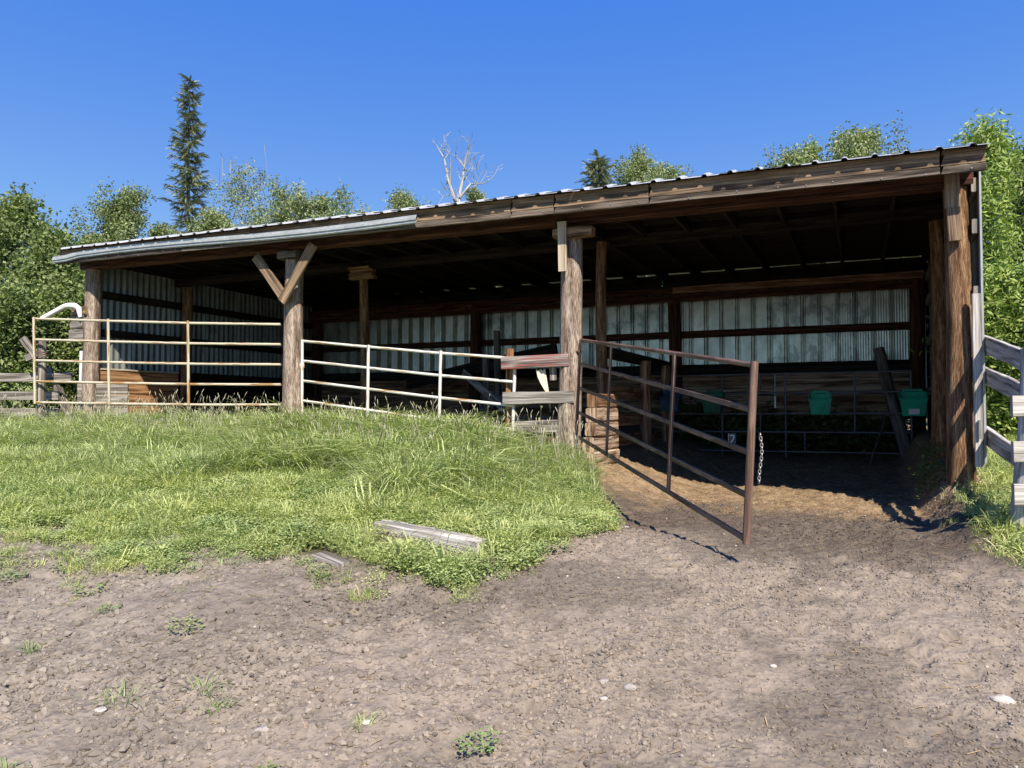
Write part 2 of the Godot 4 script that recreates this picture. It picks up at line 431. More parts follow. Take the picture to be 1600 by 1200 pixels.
func build_ground() -> void:
	var xs := steps([[-400.0, 60.0], [-60.0, 12.0], [-15.0, 0.8], [-6.5, 0.10], [-4.5, 0.028], [4.6, 0.028], [6.5, 0.12], [15.0, 0.8], [60.0, 12.0], [400.0, 60.0]])
	var zs := steps([[-300.0, 60.0], [-20.0, 8.0], [0.5, 0.4], [2.2, 0.02], [5.5, 0.028], [9.5, 0.05], [13.0, 0.15], [40.0, 2.5], [120.0, 20.0], [500.0, 60.0]])
	var w := xs.size(); var h := zs.size()
	var pos := PackedVector3Array(); pos.resize(w * h)
	var nor := PackedVector3Array(); nor.resize(w * h)
	var col := PackedColorArray(); col.resize(w * h)
	var uv := PackedVector2Array(); uv.resize(w * h)
	for j in h:
		for i in w:
			var x := xs[i]; var z := zs[j]
			var k := j * w + i
			pos[k] = V(x, ground(x, z) + lump(x, z), z)
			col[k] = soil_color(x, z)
			uv[k] = Vector2(x, z)
	for j in h:
		for i in w:
			var a := pos[j * w + maxi(i - 1, 0)]; var b := pos[j * w + mini(i + 1, w - 1)]
			var c := pos[maxi(j - 1, 0) * w + i]; var d := pos[mini(j + 1, h - 1) * w + i]
			nor[j * w + i] = (b - a).cross(d - c).normalized()
	var idx := PackedInt32Array(); idx.resize((w - 1) * (h - 1) * 6)
	var at := 0
	for j in h - 1:
		for i in w - 1:
			var k := j * w + i
			idx[at] = k; idx[at + 1] = k + w; idx[at + 2] = k + w + 1
			idx[at + 3] = k; idx[at + 4] = k + w + 1; idx[at + 5] = k + 1
			at += 6
	var ar := []; ar.resize(Mesh.ARRAY_MAX)
	ar[Mesh.ARRAY_VERTEX] = pos; ar[Mesh.ARRAY_NORMAL] = nor; ar[Mesh.ARRAY_COLOR] = col; ar[Mesh.ARRAY_TEX_UV] = uv; ar[Mesh.ARRAY_INDEX] = idx
	var m := ArrayMesh.new()
	m.add_surface_from_arrays(Mesh.PRIMITIVE_TRIANGLES, ar)
	m.surface_set_material(0, M.soil)
	var o := MeshInstance3D.new()
	o.name = "ground"; o.mesh = m; add_child(o)
	tag(o, "bare brown farmyard soil rising to the open shed", "", "", "structure")

# ------------------------------------------------------------------ the shed
func build_shed() -> void:
	var A := S(6.3, 3.0, -0.5)
	var t := thing("cattle_shed", "long open-fronted timber pole shed with a corrugated tin roof", "shed", A)
	var along := S(1, 0, 0) - S(0, 0, 0)
	var deep := S(0, 1, 0) - S(0, 0, 0)
	var st: SurfaceTool
	# front posts: bottom s, d, top s, height, radii
	for p in [[0.0, 0.02, 2.22, 0.128, 0.112, -1.2, "log_wood"], [4.17, 4.08, 2.09, 0.15, 0.128, -1.1, "post_wood"], [8.46, 8.41, 2.19, 0.15, 0.13, -0.8, "post_wood"], [12.77, 12.80, 2.38, 0.135, 0.13, -0.8, "post_wood"]]:
		st = begin(); pole(st, S(p[0], 0, p[5]), S(p[1], 0.02, p[2] + 0.1 * 0.0), p[3], p[4], 20, 40, 0.06, 0.012)
		part("post", st, M[p[6]], t)
	# inner row and back row of poles
	for p in [[0.0, 2.0, 0.11], [4.12, 1.4, 0.078], [8.43, 1.75, 0.08], [12.66, 1.9, 0.10]]:
		st = begin(); pole(st, S(p[0], p[1], -1.3), S(p[0] + 0.02, p[1], 2.34), p[2] * 1.06, p[2] * 0.92, 14, 26, 0.05, 0.02)
		part("inner_pole", st, M.log_wood, t)
	for p in [0.0, 4.12, 8.43, 12.7]:
		st = begin(); pole(st, S(p, 5.78, -1.3), S(p, 5.78, 2.3), 0.125, 0.115, 12, 16, 0.05, 0.012)
		part("back_pole", st, M.red_wood, t)
	# header on the front posts, in three lengths, and the blocks and braces that carry it
	for q in [[-0.14, 4.12], [4.125, 8.43], [8.435, 12.98]]:
		st = begin(); board(st, S(q[0], -0.06, 2.315 + E(q[0])), S(q[1], -0.06, 2.315 + E(q[1])), 0.2, 0.09, Vector3.UP, 10, 0.006)
		part("header", st, M.red_wood, t)
		st = begin(); board(st, S(q[0], 0.06, 2.32 + E(q[0])), S(q[1], 0.06, 2.32 + E(q[1])), 0.2, 0.09, Vector3.UP, 2)
		part("header", st, M.red_wood, t)
	for q in [[4.03, 0.25, 2.145], [8.42, 0.17, 2.255]]:
		st = begin(); board(st, S(q[0] + q[1], -0.09, q[2]), S(q[0] - q[1], -0.09, q[2] - 0.005), 0.12, 0.16, Vector3.UP, 3, 0.012)
		part("corbel_block", st, M.plank_wood if q[0] < 5.0 else M.grey_fascia, t)
	st = begin(); board(st, S(8.97, -0.19, 2.26), S(8.385, -0.19, 1.56), 0.145, 0.045, along, 3, 0.004); part("brace", st, M.fascia_wood, t)
	st = begin(); board(st, S(7.87, -0.235, 2.33), S(8.43, -0.235, 1.55), 0.145, 0.045, along, 3, 0.004); part("brace", st, M.fascia_wood, t)
	st = begin(); board(st, S(4.145, -0.19, 2.27), S(4.145, -0.17, 1.67), 0.11, 0.035, along, 3, 0.003); part("splice_board", st, M.pale_wood, t)
	st = begin(); board(st, S(0.05, -0.14, 2.36), S(0.05, -0.14, 1.99), 0.135, 0.04, along, 2, 0.003); part("splice_board", st, M.fascia_wood, t)
	st = begin(); board(st, S(0.045, -0.16, 1.985), S(0.03, -0.15, 1.66), 0.115, 0.045, along, 2, 0.003); part("splice_board", st, M.fascia_wood, t)
	# pale stacked packing on the inner pole
	for k in 4:
		var off := rng.randf_range(-0.03, 0.03)
		st = begin(); board(st, S(8.43 + 0.22 + off, 1.66, 2.36 - k * 0.055), S(8.43 - 0.2 + off - k * 0.02, 1.66, 2.36 - k * 0.055), 0.045, 0.12, Vector3.UP); part("packing_board", st, M.plank_wood, t)
	# beam on the inner and the back row
	for q in [[-0.1, 4.12], [4.13, 8.43], [8.44, 12.8]]:
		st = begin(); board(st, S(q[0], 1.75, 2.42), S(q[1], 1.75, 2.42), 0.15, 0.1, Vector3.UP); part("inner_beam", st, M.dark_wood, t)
		st = begin(); board(st, S(q[0], 5.66, 2.27), S(q[1], 5.66, 2.27), 0.13, 0.05, Vector3.UP, 4, 0.004); part("back_beam", st, M.plank_wood if q[0] < 4.0 else M.red_wood, t)
		st = begin(); board(st, S(q[0], 5.70, 2.125), S(q[1], 5.70, 2.125), 0.13, 0.05, Vector3.UP, 4, 0.004); part("back_beam", st, M.red_wood, t)
	# rafters, purlins, roof boards
	var s := -0.1
	while s < 12.95:
		var e := E(s)
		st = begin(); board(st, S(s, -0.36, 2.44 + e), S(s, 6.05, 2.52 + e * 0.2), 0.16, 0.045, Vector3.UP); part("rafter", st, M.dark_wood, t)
		s += 0.62
	for k in 24:
		var d := -0.22 + k * 0.262
		var cuts := [-0.235, 3.3 + rng.randf_range(-1, 1), 6.6 + rng.randf_range(-1, 1), 10.0 + rng.randf_range(-1, 1), 13.0]
		for c in 4:
			if k > 22: continue
			var e0 := lerpf(E(cuts[c]), E(cuts[c]) * 0.2, d / 6.0); var e1 := lerpf(E(cuts[c + 1]), E(cuts[c + 1]) * 0.2, d / 6.0)
			var hh := 2.535 + d * 0.0125 + rng.randf_range(-0.004, 0.004)
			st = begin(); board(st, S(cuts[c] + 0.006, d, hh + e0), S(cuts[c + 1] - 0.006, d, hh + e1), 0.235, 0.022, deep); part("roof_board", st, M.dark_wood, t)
	# roof sheets: three ribs each, the eave lip turned down a little
	var prof := []
	for r in 3:
		for q in [[0.0, 0.0], [0.115, 0.0], [0.133, 0.024], [0.163, 0.024], [0.181, 0.0], [0.288, 0.0]]:
			if q[0] == 0.0 and r > 0: continue
			prof.append(Vector2(r * 0.276 + minf(q[0], 0.276), q[1]))
	s = -0.24
	var n := 0
	while s < 12.9:
		st = begin()
		var width := along * 1.0
		var rows := []
		var ee := E(s + 0.43)
		var jl := rng.randf_range(-0.02, 0.02)
		for q in [[-0.53 + jl, 2.462], [-0.40, 2.506], [-0.28, 2.547], [-0.1, 2.588], [3.0, 2.615], [6.3, 2.635]]:
			rows.append(S(s, q[0], q[1] + lerpf(ee, ee * 0.2, clampf(q[0] / 6.0, 0, 1)) + (0.004 if n % 2 else 0.0)))
		# each sheet follows the rise of the eave
		var slope := Vector3(0, 0.0135, 0)
		sheet(st, prof, rows, width + slope, Vector3.UP)
		part("roof_sheet", st, M.roof_tin, t)
		s += 0.828; n += 1
	# fascia boards with open joints
	for q in [[-0.205, 0.155], [0.175, 3.0], [3.02, 4.14], [4.155, 4.7], [4.715, 6.9], [6.91, 10.2], [10.21, 13.02]]:
		st = begin(); board(st, S(q[0], -0.42, 2.290 + E(q[0])), S(q[1], -0.42, 2.290 + E(q[1])), 0.075, 0.038, Vector3.UP, 8, 0.004, -0.3); var fb := part("fascia_board", st, M.grey_fascia, t)
		st = begin(); board(st, S(q[0] + 0.004, -0.421, 2.387 + E(q[0])), S(q[1] - 0.004, -0.421, 2.387 + E(q[1])), 0.116, 0.038, Vector3.UP, 8, 0.004, -0.3); part("fascia_board", st, M.fascia_wood, t)
		st = begin()
		var nx: float = q[0] + 0.12
		while nx < q[1] - 0.05:
			var np := S(nx, -0.441, 2.285 + E(nx) + rng.randf_range(-0.02, 0.02))
			bar(st, np, np - deep * 0.006, 0.007, 6)
			nx += rng.randf_range(0.25, 0.6)
		part("nail_heads", st, M.chain, fb, "stuff")
		st = begin(); board(st, S(q[0], -0.405, 2.465 + E(q[0])), S(q[1], -0.405, 2.465 + E(q[1])), 0.04, 0.06, Vector3.UP, 2, 0.003); part("eave_strip", st, M.fascia_wood, t)
	# pale flashing along the left half of the eave, sagging a little
	var fl := [Vector2(0.0, -0.02), Vector2(0.012, 0.0), Vector2(0.012, 0.035), Vector2(0.028, 0.042), Vector2(0.028, 0.082), Vector2(0.014, 0.09), Vector2(0.014, 0.125), Vector2(-0.02, 0.135), Vector2(-0.02, 0.139), Vector2(0.018, 0.129)]
	for seg in [[6.02, 9.9], [9.86, 13.14]]:
		st = begin(); st.set_smooth_group(-1)
		for i in 10:
			for k in fl.size() - 1:
				var f := func(r: int, q: int) -> Vector3:
					var ss: float = lerpf(seg[0], seg[1], r / 10.0)
					var sag: float = -0.025 * sin((ss - 6.0) * 0.9) + (-0.03 if ss > 12.5 else 0.0)
					return S(ss, -0.47 - fl[q].x + (0.004 if seg[0] > 9.0 else 0.0), 2.315 + E(ss) + fl[q].y * 0.78 + sag) - org
				quad(st, f.call(i, k), f.call(i + 1, k), f.call(i + 1, k + 1), f.call(i, k + 1), Vector2(i * 0.38, k * 0.1), Vector2(i * 0.38 + 0.38, k * 0.1), Vector2(i * 0.38 + 0.38, k * 0.1 + 0.1), Vector2(i * 0.38, k * 0.1 + 0.1))
		part("eave_flashing", st, M.flashing, t)
	# back wall: ribbed sheets, girt, boards
	var bp := []
	for r in 3:
		var b0 := r * 0.288
		for q in 10: bp.append(Vector2(b0 + 0.004 + q * 0.021, 0.003 if q % 2 else 0.0))
		for q in [[0.195, 0.0], [0.212, 0.042], [0.222, 0.042], [0.240, 0.0], [0.246, 0.0], [0.262, 0.042], [0.272, 0.042], [0.287, 0.0]]: bp.append(Vector2(b0 + q[0], q[1]))
	bp.append(Vector2(0.875, 0.0))
	s = -0.15; n = 0
	while s < 12.8:
		st = begin()
		var off := deep * (0.0 if n % 2 else 0.003)
		sheet(st, bp, [S(s, 5.94, 2.36) + off, S(s, 5.94, 1.45) + off, S(s, 5.94, -0.15) + off], along, deep)
		part("wall_sheet", st, M.old_tin if n in [1, 2, 5, 6, 9] else M.tin, t)
		s += 0.864; n += 1
	for q in [[-0.1, 4.12], [4.13, 8.43], [8.44, 12.8]]:
		st = begin(); board(st, S(q[0], 5.90, 1.44), S(q[1], 5.90, 1.44), 0.135, 0.045, Vector3.UP, 4, 0.004); part("girt", st, M.red_wood, t)
		st = begin(); board(st, S(q[0], 5.90, 0.76), S(q[1], 5.90, 0.76), 0.2, 0.045, Vector3.UP, 3, 0.004); part("girt", st, M.dark_wood, t)
	for k in 5:
		var hh := 0.55 - k * 0.205
		for q in [[-0.1, 2.3], [2.315, 4.1], [4.13, 8.40], [8.44, 12.6]]:
			if q[0] < 4.0 and k == 4: continue
			st = begin(); board(st, S(q[0] + rng.randf_range(0, 0.02), 5.84, hh), S(q[1] - rng.randf_range(0, 0.015), 5.84, hh + rng.randf_range(-0.01, 0.01)), 0.198, 0.05, Vector3.UP, 3, 0.006); part("wall_plank", st, M.back_plank if q[0] < 4.0 and (k + int(q[0])) % 3 != 2 else M.plank_wood, t)
	for q in [[-0.2, 4.4], [4.41, 9.0], [9.01, 13.0]]:
		st = begin(); board(st, S(q[0], 6.00, 2.428 + E(q[0]) * 0.2), S(q[1], 6.00, 2.428 + E(q[1]) * 0.2), 0.40, 0.03, Vector3.UP, 6, 0.006); part("eave_board", st, M.dark_wood, t)
	# left wall: wavy sheets, girts, planks up to a ledge
	var lp := []
	for k in 41: lp.append(Vector2(k * 0.02125, 0.013 * (1.0 if (k % 6) in [1, 2] else (-1.0 if (k % 6) in [4, 5] else 0.0))))
	for k in 7:
		st = begin()
		sheet(st, lp, [S(12.93, 0.02 + k * 0.85, 2.70), S(12.93, 0.02 + k * 0.85, 1.2), S(12.93, 0.02 + k * 0.85, -0.5)], deep, along)
		part("wall_sheet", st, M.side_tin, t)
	for hh in [2.0, 1.335]:
		for q in [[0.05, 1.9], [1.92, 5.9]]:
			st = begin(); board(st, S(12.87, q[0], hh), S(12.87, q[1], hh), 0.13, 0.045, Vector3.UP, 2, 0.003); part("girt", st, M.dark_wood, t)
	for k in 5:
		var hh := 0.58 - k * 0.205
		for q in [[0.12, 1.75], [1.765, 3.8], [3.815, 5.8]]:
			st = begin(); board(st, S(12.74, q[0], hh), S(12.74, q[1], hh), 0.195, 0.05, Vector3.UP, 4, 0.006); part("wall_plank", st, M.brown_wood if q[0] < 1.0 else M.dark_wood, t)
	st = begin(); board(st, S(12.80, 0.12, 0.695), S(12.80, 1.75, 0.695), 0.2, 0.03, along, 2, 0.003); part("wall_ledge", st, M.pale_wood, t)
	st = begin(); board(st, S(12.80, 1.76, 0.695), S(12.80, 5.8, 0.695), 0.2, 0.03, along, 4, 0.003); part("wall_ledge", st, M.dark_wood, t)
	# right wall, seen on its edge
	for k in 7:
		st = begin()
		sheet(st, lp, [S(-0.19, -0.08 + k * 0.85, 2.585), S(-0.19, -0.08 + k * 0.85, 1.0), S(-0.19, -0.08 + k * 0.85, -0.52)], deep, along)
		part("wall_sheet", st, M.side_tin, t)
	for sx in [-0.165, 12.9]:
		st = begin(); board(st, S(sx, 5.93, 2.5), S(sx, 5.93, -0.9), 0.16, 0.05, deep, 2, 0.003); part("corner_board", st, M.dark_wood, t)
	for hh in [2.21, 1.80, 1.14, 0.3]:
		st = begin(); board(st, S(-0.145, -0.10, hh), S(-0.145, 5.9, hh), 0.14, 0.055, Vector3.UP, 2, 0.003); part("girt", st, M.grey_wood, t)
	st = begin(); board(st, S(-0.19, -0.10, 2.40), S(-0.19, -0.10, -0.52), 0.06, 0.02, deep, 2, 0.002); part("corner_trim", st, M.flashing, t)
	# left front corner: stub boards that stick out beside the post
	for q in [[13.05, 12.72, 1.66, 0.14, "fascia_wood"], [13.10, 12.78, 1.47, 0.21, "grey_wood"], [13.12, 12.76, 1.26, 0.19, "grey_wood"]]:
		st = begin(); board(st, S(q[0], -0.16, q[2]), S(q[1], -0.16, q[2] + 0.01), q[3], 0.04, Vector3.UP, 2, 0.006); part("stub_board", st, M[q[4]], t)
	st = begin(); board(st, S(12.97, -0.05, 1.0), S(12.97, -0.05, -0.5), 0.07, 0.025, along); part("corner_trim", st, M.white_paint, t)
	# planks from the left post down to the mound
	for k in 4:
		st = begin(); board(st, S(12.9, -0.155, 0.36 - k * 0.2), S(12.25, 0.3, 0.36 - k * 0.2), 0.19, 0.04, Vector3.UP, 2, 0.006); part("corner_plank", st, M.grey_wood, t)

# ------------------------------------------------------------------ gates
func build_gates() -> void:
	var st: SurfaceTool
	# left gate, closed in front of the left bay
	var lt := V(-7.36, 1.40, 11.6); var lb := V(-7.31, 0.11, 11.6); var rt := V(-3.36, 1.235, 10.92); var rb := V(-3.34, 0.07, 10.92)
	var t := thing("pipe_gate", "yellowed five-bar pipe gate with rust across the left bay", "gate", lb)
	for k in 5:
		var f := k / 4.0
		st = begin(); var a := lt.lerp(lb, f); var b := rt.lerp(rb, f)
		tube(st, [a, a.lerp(b, 0.33) + Vector3(0, -0.008, 0), a.lerp(b, 0.66) + Vector3(0, -0.012, 0), b], [0.0195, 0.0195, 0.0195, 0.0195], 10, 0.0, true, 0.1)
		part("rail", st, M.cream_pipe, t)
	for u in [0.0, 0.315, 0.64]:
		st = begin(); bar(st, lt.lerp(rt, u) + Vector3(0, 0.02, 0.02), lb.lerp(rb, u) + Vector3(0, -0.02, 0.02), 0.0205); part("upright", st, M.cream_pipe, t)
	# middle gate, hung on the braced post and sagging to the right
	lt = V(-3.06, 1.0, 11.0); lb = V(-3.05, -0.16, 11.0); rt = V(0.04, 0.64, 9.44); rb = V(0.0, -0.54, 9.44)
	t = thing("pipe_gate", "white-painted five-bar pipe gate sagging to the right in tall grass", "gate", lb)
	for k in 5:
		var f := k / 4.0
		st = begin(); var a := lt.lerp(lb, f); var b := rt.lerp(rb, f)
		tube(st, [a, a.lerp(b, 0.33) + Vector3(0, -0.006, 0), a.lerp(b, 0.66) + Vector3(0, -0.012, 0), b], [0.0195, 0.0195, 0.0195, 0.0195], 10, 0.0, true, 0.1)
		part("rail", st, M.white_pipe, t)
	for u in [0.0, 0.345, 0.685, 1.0]:
		st = begin(); bar(st, lt.lerp(rt, u) + Vector3(0, 0.02, 0.015), lb.lerp(rb, u) + Vector3(0, -0.03, 0.015), 0.0215); part("upright", st, M.white_pipe, t)
	for f in [0.3, 0.97]:
		st = begin(); var hp := lt.lerp(lb, f)
		bar(st, hp + Vector3(0.0, 0, 0.0), hp + Vector3(-0.17, 0, 0.02), 0.018, 8); bar(st, hp + Vector3(0.0, -0.04, 0), hp + Vector3(0, 0.04, 0), 0.034, 10); part("hinge", st, M.white_pipe, t)
	# rusty gate, swung open towards the yard
	lt = V(0.84, 0.84, 9.1); lb = V(0.79, -0.325, 9.1); rt = V(1.585, 0.28, 4.93); rb = V(1.52, -0.835, 4.93)
	t = thing("rusty_gate", "rust-brown steel gate swung open into the yard", "gate", lb)
	st = begin(); bar(st, lt, rt + Vector3(0.01, 0.01, 0), 0.019, 12); part("top_rail", st, M.rust_pipe, t)
	for k in range(1, 5):
		var f := k / 4.0
		st = begin(); board(st, lt.lerp(lb, f), rt.lerp(rb, f) + Vector3(-0.01, 0, -0.01), 0.038, 0.02); part("rail", st, M.rust_pipe, t)
	for u in [0.0, 0.285, 0.69]:
		st = begin(); board(st, lt.lerp(rt, u) + Vector3(-0.012, 0.0, 0.0), lb.lerp(rb, u) + Vector3(-0.012, -0.01, 0.0), 0.042, 0.022, (rt - lt).normalized()); part("upright", st, M.rust_pipe, t)
	st = begin(); bar(st, rt + Vector3(0.0, 0.035, 0.0), rb + Vector3(0, -0.035, 0.0), 0.026, 18); part("end_post", st, M.rust_pipe, t)
	for f in [0.12, 0.85]:
		st = begin(); var hp := lt.lerp(lb, f); bar(st, hp, hp + Vector3(-0.1, 0, -0.08), 0.02, 8); part("hinge", st, M.rust_pipe, t)
	var pg := lt.lerp(rt, 0.935).lerp(lb.lerp(rb, 0.935), 0.47)
	st = begin(); board(st, pg + Vector3(0, -0.04, 0.02), pg + Vector3(0, 0.045, 0.02), 0.052, 0.006, Vector3(1, 0, 0.1)); var tp := part("number_tag", st, M.tag_grey, t)
	st = begin()
	for q in [[Vector2(-0.015, 0.03), Vector2(0.008, 0.036)], [Vector2(0.008, 0.036), Vector2(0.012, 0.018)], [Vector2(0.012, 0.018), Vector2(-0.014, -0.026)], [Vector2(-0.014, -0.026), Vector2(0.018, -0.026)]]:
		bar(st, pg + Vector3(q[0].x, q[0].y, 0.026) , pg + Vector3(q[1].x, q[1].y, 0.026), 0.0022, 5)
	part("number_mark", st, M.tag_mark, tp)
	# chain on the end post
	var ch := rt.lerp(rb, 0.40) + Vector3(0.05, 0, 0.02)
	org = ch
	st = begin()
	for k in 15:
		var c := ch + Vector3(0.010 * sin(k * 0.35), -0.0215 * k, 0.004 * (k % 2))
		var pts := []; var rr := []
		for j in 9:
			var an := TAU * j / 8.0
			var w := cos(an) * 0.008
			pts.append(c + Vector3(w if k % 2 else w * 0.25, sin(an) * 0.0145, w * 0.25 if k % 2 else w)); rr.append(0.003)
		tube(st, pts, rr, 6, 0.0, false, 0.1)
	single("chain", st, M.chain, ch, "short pale steel chain hanging on the rusty gate's end post", "chain")

# ------------------------------------------------------------------ what stands inside and by the shed
func bucket(called: String, label: String, at: Vector3, m: Material, w := 0.34, h := 0.34) -> void:
	var t := thing(called, label, "feed bucket", at, "feed buckets hooked on the pen panel")
	var right := -(S(1, 0, 0) - S(0, 0, 0))
	var deep := S(0, 1, 0) - S(0, 0, 0)
	# tapered open box: lower front lip, higher back
	var f := func(x: float, y: float, z: float) -> Vector3: return right * x + deep * z + Vector3(0, y, 0)
	var b := w * 0.40; var tp := w * 0.5
	var o := [f.call(-b, 0, -0.10), f.call(b, 0, -0.10), f.call(b, 0, 0.08), f.call(-b, 0, 0.08)]
	var i := [f.call(-tp, h * 0.72, -0.14), f.call(tp, h * 0.72, -0.14), f.call(tp, h, 0.10), f.call(-tp, h, 0.10)]
	var st := begin(); st.set_smooth_group(-1)
	for k in 4:
		var n := (k + 1) % 4
		quad(st, o[k], i[k], i[n], o[n], Vector2(0, 0), Vector2(0, 0.5), Vector2(0.5, 0.5), Vector2(0.5, 0))
		# inner skin
		var e := 0.93
		quad(st, o[k] * e + Vector3(0, 0.012, 0), o[n] * e + Vector3(0, 0.012, 0), (i[n] as Vector3) * e + Vector3(0, h * 0.06, 0), (i[k] as Vector3) * e + Vector3(0, h * 0.06, 0), Vector2(0, 0), Vector2(0.5, 0), Vector2(0.5, 0.5), Vector2(0, 0.5))
	quad(st, o[0], o[1], o[2], o[3], Vector2(0, 0), Vector2(0.4, 0), Vector2(0.4, 0.4), Vector2(0, 0.4))
	part("tub", st, m, t)
	st = begin()
	for k in 4: bar(st, at + i[k], at + i[(k + 1) % 4], 0.013, 8)
	part("rim", st, m, t)
	st = begin()
	for sx in [-0.3, 0.3]:
		board(st, at + f.call(w * sx, h * 0.98, 0.10), at + f.call(w * sx, h * 1.12, 0.11), 0.05, 0.02, right)
	board(st, at + f.call(-w * 0.36, h * 1.10, 0.11), at + f.call(w * 0.36, h * 1.10, 0.11), 0.035, 0.03)
	part("hanger", st, m, t)
func build_inside() -> void:
	var st: SurfaceTool
	# divider of stacked timbers behind the middle post
	var t := thing("timber_divider", "low wall of stacked square timbers behind the middle post", "wall", S(4.0, 0.8, -0.7))
	for k in 5:
		st = begin(); board(st, S(3.97 + rng.randf_range(-0.02, 0.02), 0.22 + 0.05 * k, -0.62 + k * 0.185), S(3.98, 1.36 - 0.02 * k, -0.62 + k * 0.185), 0.178, 0.15, Vector3.UP, 3, 0.01); part("timber", st, M.back_plank if k < 4 else M.plank_wood, t)
	# pen rail on short logs further back
	t = thing("pen_rail", "dark plank rail on two short logs between the bays", "fence", S(4.0, 4.0, -0.7))
	for d in [3.2, 4.6]:
		st = begin(); pole(st, S(4.02, d, -1.1), S(4.0, d, 0.78), 0.09, 0.085, 12, 12, 0.06); part("post", st, M.plank_wood, t)
	for hh in [0.80, 0.25, -0.15, -0.45]:
		st = begin(); board(st, S(4.12, 1.5, hh), S(4.12, 5.7, hh), 0.17, 0.045, Vector3.UP, 3, 0.006); part("rail", st, M.dark_wood if hh > 0.5 else M.plank_wood, t)
	# pipe panel of the back pen
	t = thing("pipe_pen_gate", "thin grey pipe pen panel along the shed's back wall", "gate", S(2.2, 4.9, -0.75))
	for hh in [0.62, 0.29, -0.06, -0.37, -0.70]:
		st = begin(); bar(st, S(4.0, 4.9, hh - 0.02), S(0.14, 4.9, hh), 0.017, 8); part("rail", st, M.grey_pipe, t)
	for s in [3.98, 3.1, 2.05, 0.16]:
		st = begin(); bar(st, S(s, 4.92, 0.63), S(s, 4.92, -0.8), 0.018, 8); part("upright", st, M.grey_pipe, t)
	for q in [[2.66, 0.62, 0.29], [2.46, 0.62, 0.29], [2.66, -0.06, -0.37], [2.46, -0.06, -0.37], [0.98, 0.62, -0.37], [2.9, -0.37, -0.7], [1.75, -0.37, -0.7]]:
		st = begin(); bar(st, S(q[0], 4.9, q[1]), S(q[0], 4.9, q[2]), 0.014, 8); part("upright", st, M.grey_pipe, t)
	bucket("feed_bucket", "teal feed bucket hanging in the middle of the pen panel", S(1.49, 4.72, -0.08), M.teal_plastic)
	bucket("feed_bucket", "teal feed bucket with a white label beside the right inner pole", S(0.15, 4.62, -0.10), M.teal_plastic, 0.38, 0.37)
	bucket("feed_bucket", "dark green feed bucket seen through the rusty gate's bars", S(3.22, 4.72, -0.05), M.green_plastic)
	bucket("feed_bucket", "dark blue feed bucket by the pen rail's short log", S(3.86, 4.3, -0.03), M.blue_plastic)
	org = S(0.13, 4.51, -0.08)
	st = begin(); board(st, S(0.22, 4.499, -0.035), S(0.07, 4.499, -0.03), 0.085, 0.003)
	var lb := MeshInstance3D.new(); lb.name = "label_sticker"; lb.mesh = mesh_of(st, M.tag_mark)
	var bk := get_node("feed_bucket_001"); bk.add_child(lb); lb.position = org - bk.position
	# logs leaning by the right pole
	var lg := S(0.3, 4.9, -0.8)
	org = lg
	st = begin(); pole(st, S(0.16, 4.75, -0.95), S(0.60, 5.45, 1.02), 0.105, 0.085, 14, 16, 0.08)
	single("leaning_log", st, M.bark, lg, "thick grey log leaning against the back wall beside the teal bucket", "log")
	lg = S(0.8, 4.6, -0.8); org = lg
	st = begin(); pole(st, S(0.78, 4.4, -0.9), S(0.55, 5.0, -0.1), 0.018, 0.014, 8, 6, 0.05)
	single("leaning_stick", st, M.bark, lg, "thin stick leaning below the labelled teal bucket", "stick")
	# old boards leaning in the middle bay
	for q in [["leaning_board", S(7.0, 2.6, 0.62), S(5.05, 1.4, -0.48), 0.13, "grey_wood", "long blue-grey plank slanting down behind the white gate", "plank"],
			["upright_board", S(6.35, 3.1, -0.6), S(6.35, 3.1, 0.76), 0.17, "pale_wood", "pale board standing upright behind the white gate", "plank"],
			["loading_chute", S(9.6, 4.9, 0.55), S(6.0, 4.4, 1.12), 0.24, "dark_wood", "dark wide plank rising to the right at the back of the middle bay", "plank"],
			["cross_board", S(7.4, 4.0, 0.05), S(6.5, 3.6, 0.25), 0.16, "grey_wood", "short grey board lying crosswise at the upright board's foot", "plank"]]:
		org = q[2]
		st = begin(); board(st, q[1], q[2], q[3], 0.045, S(0, 1, 0) - S(0, 0, 0) if q[0] == "upright_board" else Vector3.UP, 3, 0.006)
		single(q[0], st, M[q[4]], org, q[5], q[6])
	for q in [[7.15, 4.2, 1.5], [6.95, 3.3, 0.95]]:
		org = S(q[0], q[1], -0.5)
		st = begin(); pole(st, S(q[0], q[1], -1.0), S(q[0], q[1], q[2]), 0.075, 0.065, 10, 10, 0.05)
		single("dark_stake", st, M.bark, org, "grey stake standing far inside the middle bay, the %s one" % ("taller" if q[2] > 1.2 else "shorter"), "stake")
	# short board fence between the white gate and the middle post
	t = thing("board_fence", "three-board stub fence between the white gate and middle post", "fence", G(0.05, 9.5))
	st = begin(); board(st, V(-0.02, -0.9, 9.58), V(-0.03, 0.77, 9.58), 0.11, 0.10, Vector3(0, 0, 1), 6, 0.006); part("post", st, M.brown_wood, t)
	st = begin(); board(st, V(-0.13, 0.575, 9.42), V(0.69, 0.60, 9.12), 0.155, 0.04, Vector3.UP, 4, 0.006); var rb := part("board", st, M.red_paint, t)
	rb.set_meta("label", "grey board with flaking red paint")
	st = begin(); board(st, V(-0.11, 0.14, 9.42), V(0.75, 0.15, 9.10), 0.15, 0.05, Vector3.UP, 4, 0.006); part("board", st, M.grey_wood, t)
	st = begin(); board(st, V(0.03, -0.22, 9.44), V(0.58, -0.20, 9.22), 0.15, 0.04, Vector3.UP, 4, 0.006); part("board", st, M.grey_wood, t)
	# torn feed sack on the red board
	org = V(0.37, 0.5, 9.3)
	st = begin(); st.set_smooth_group(0)
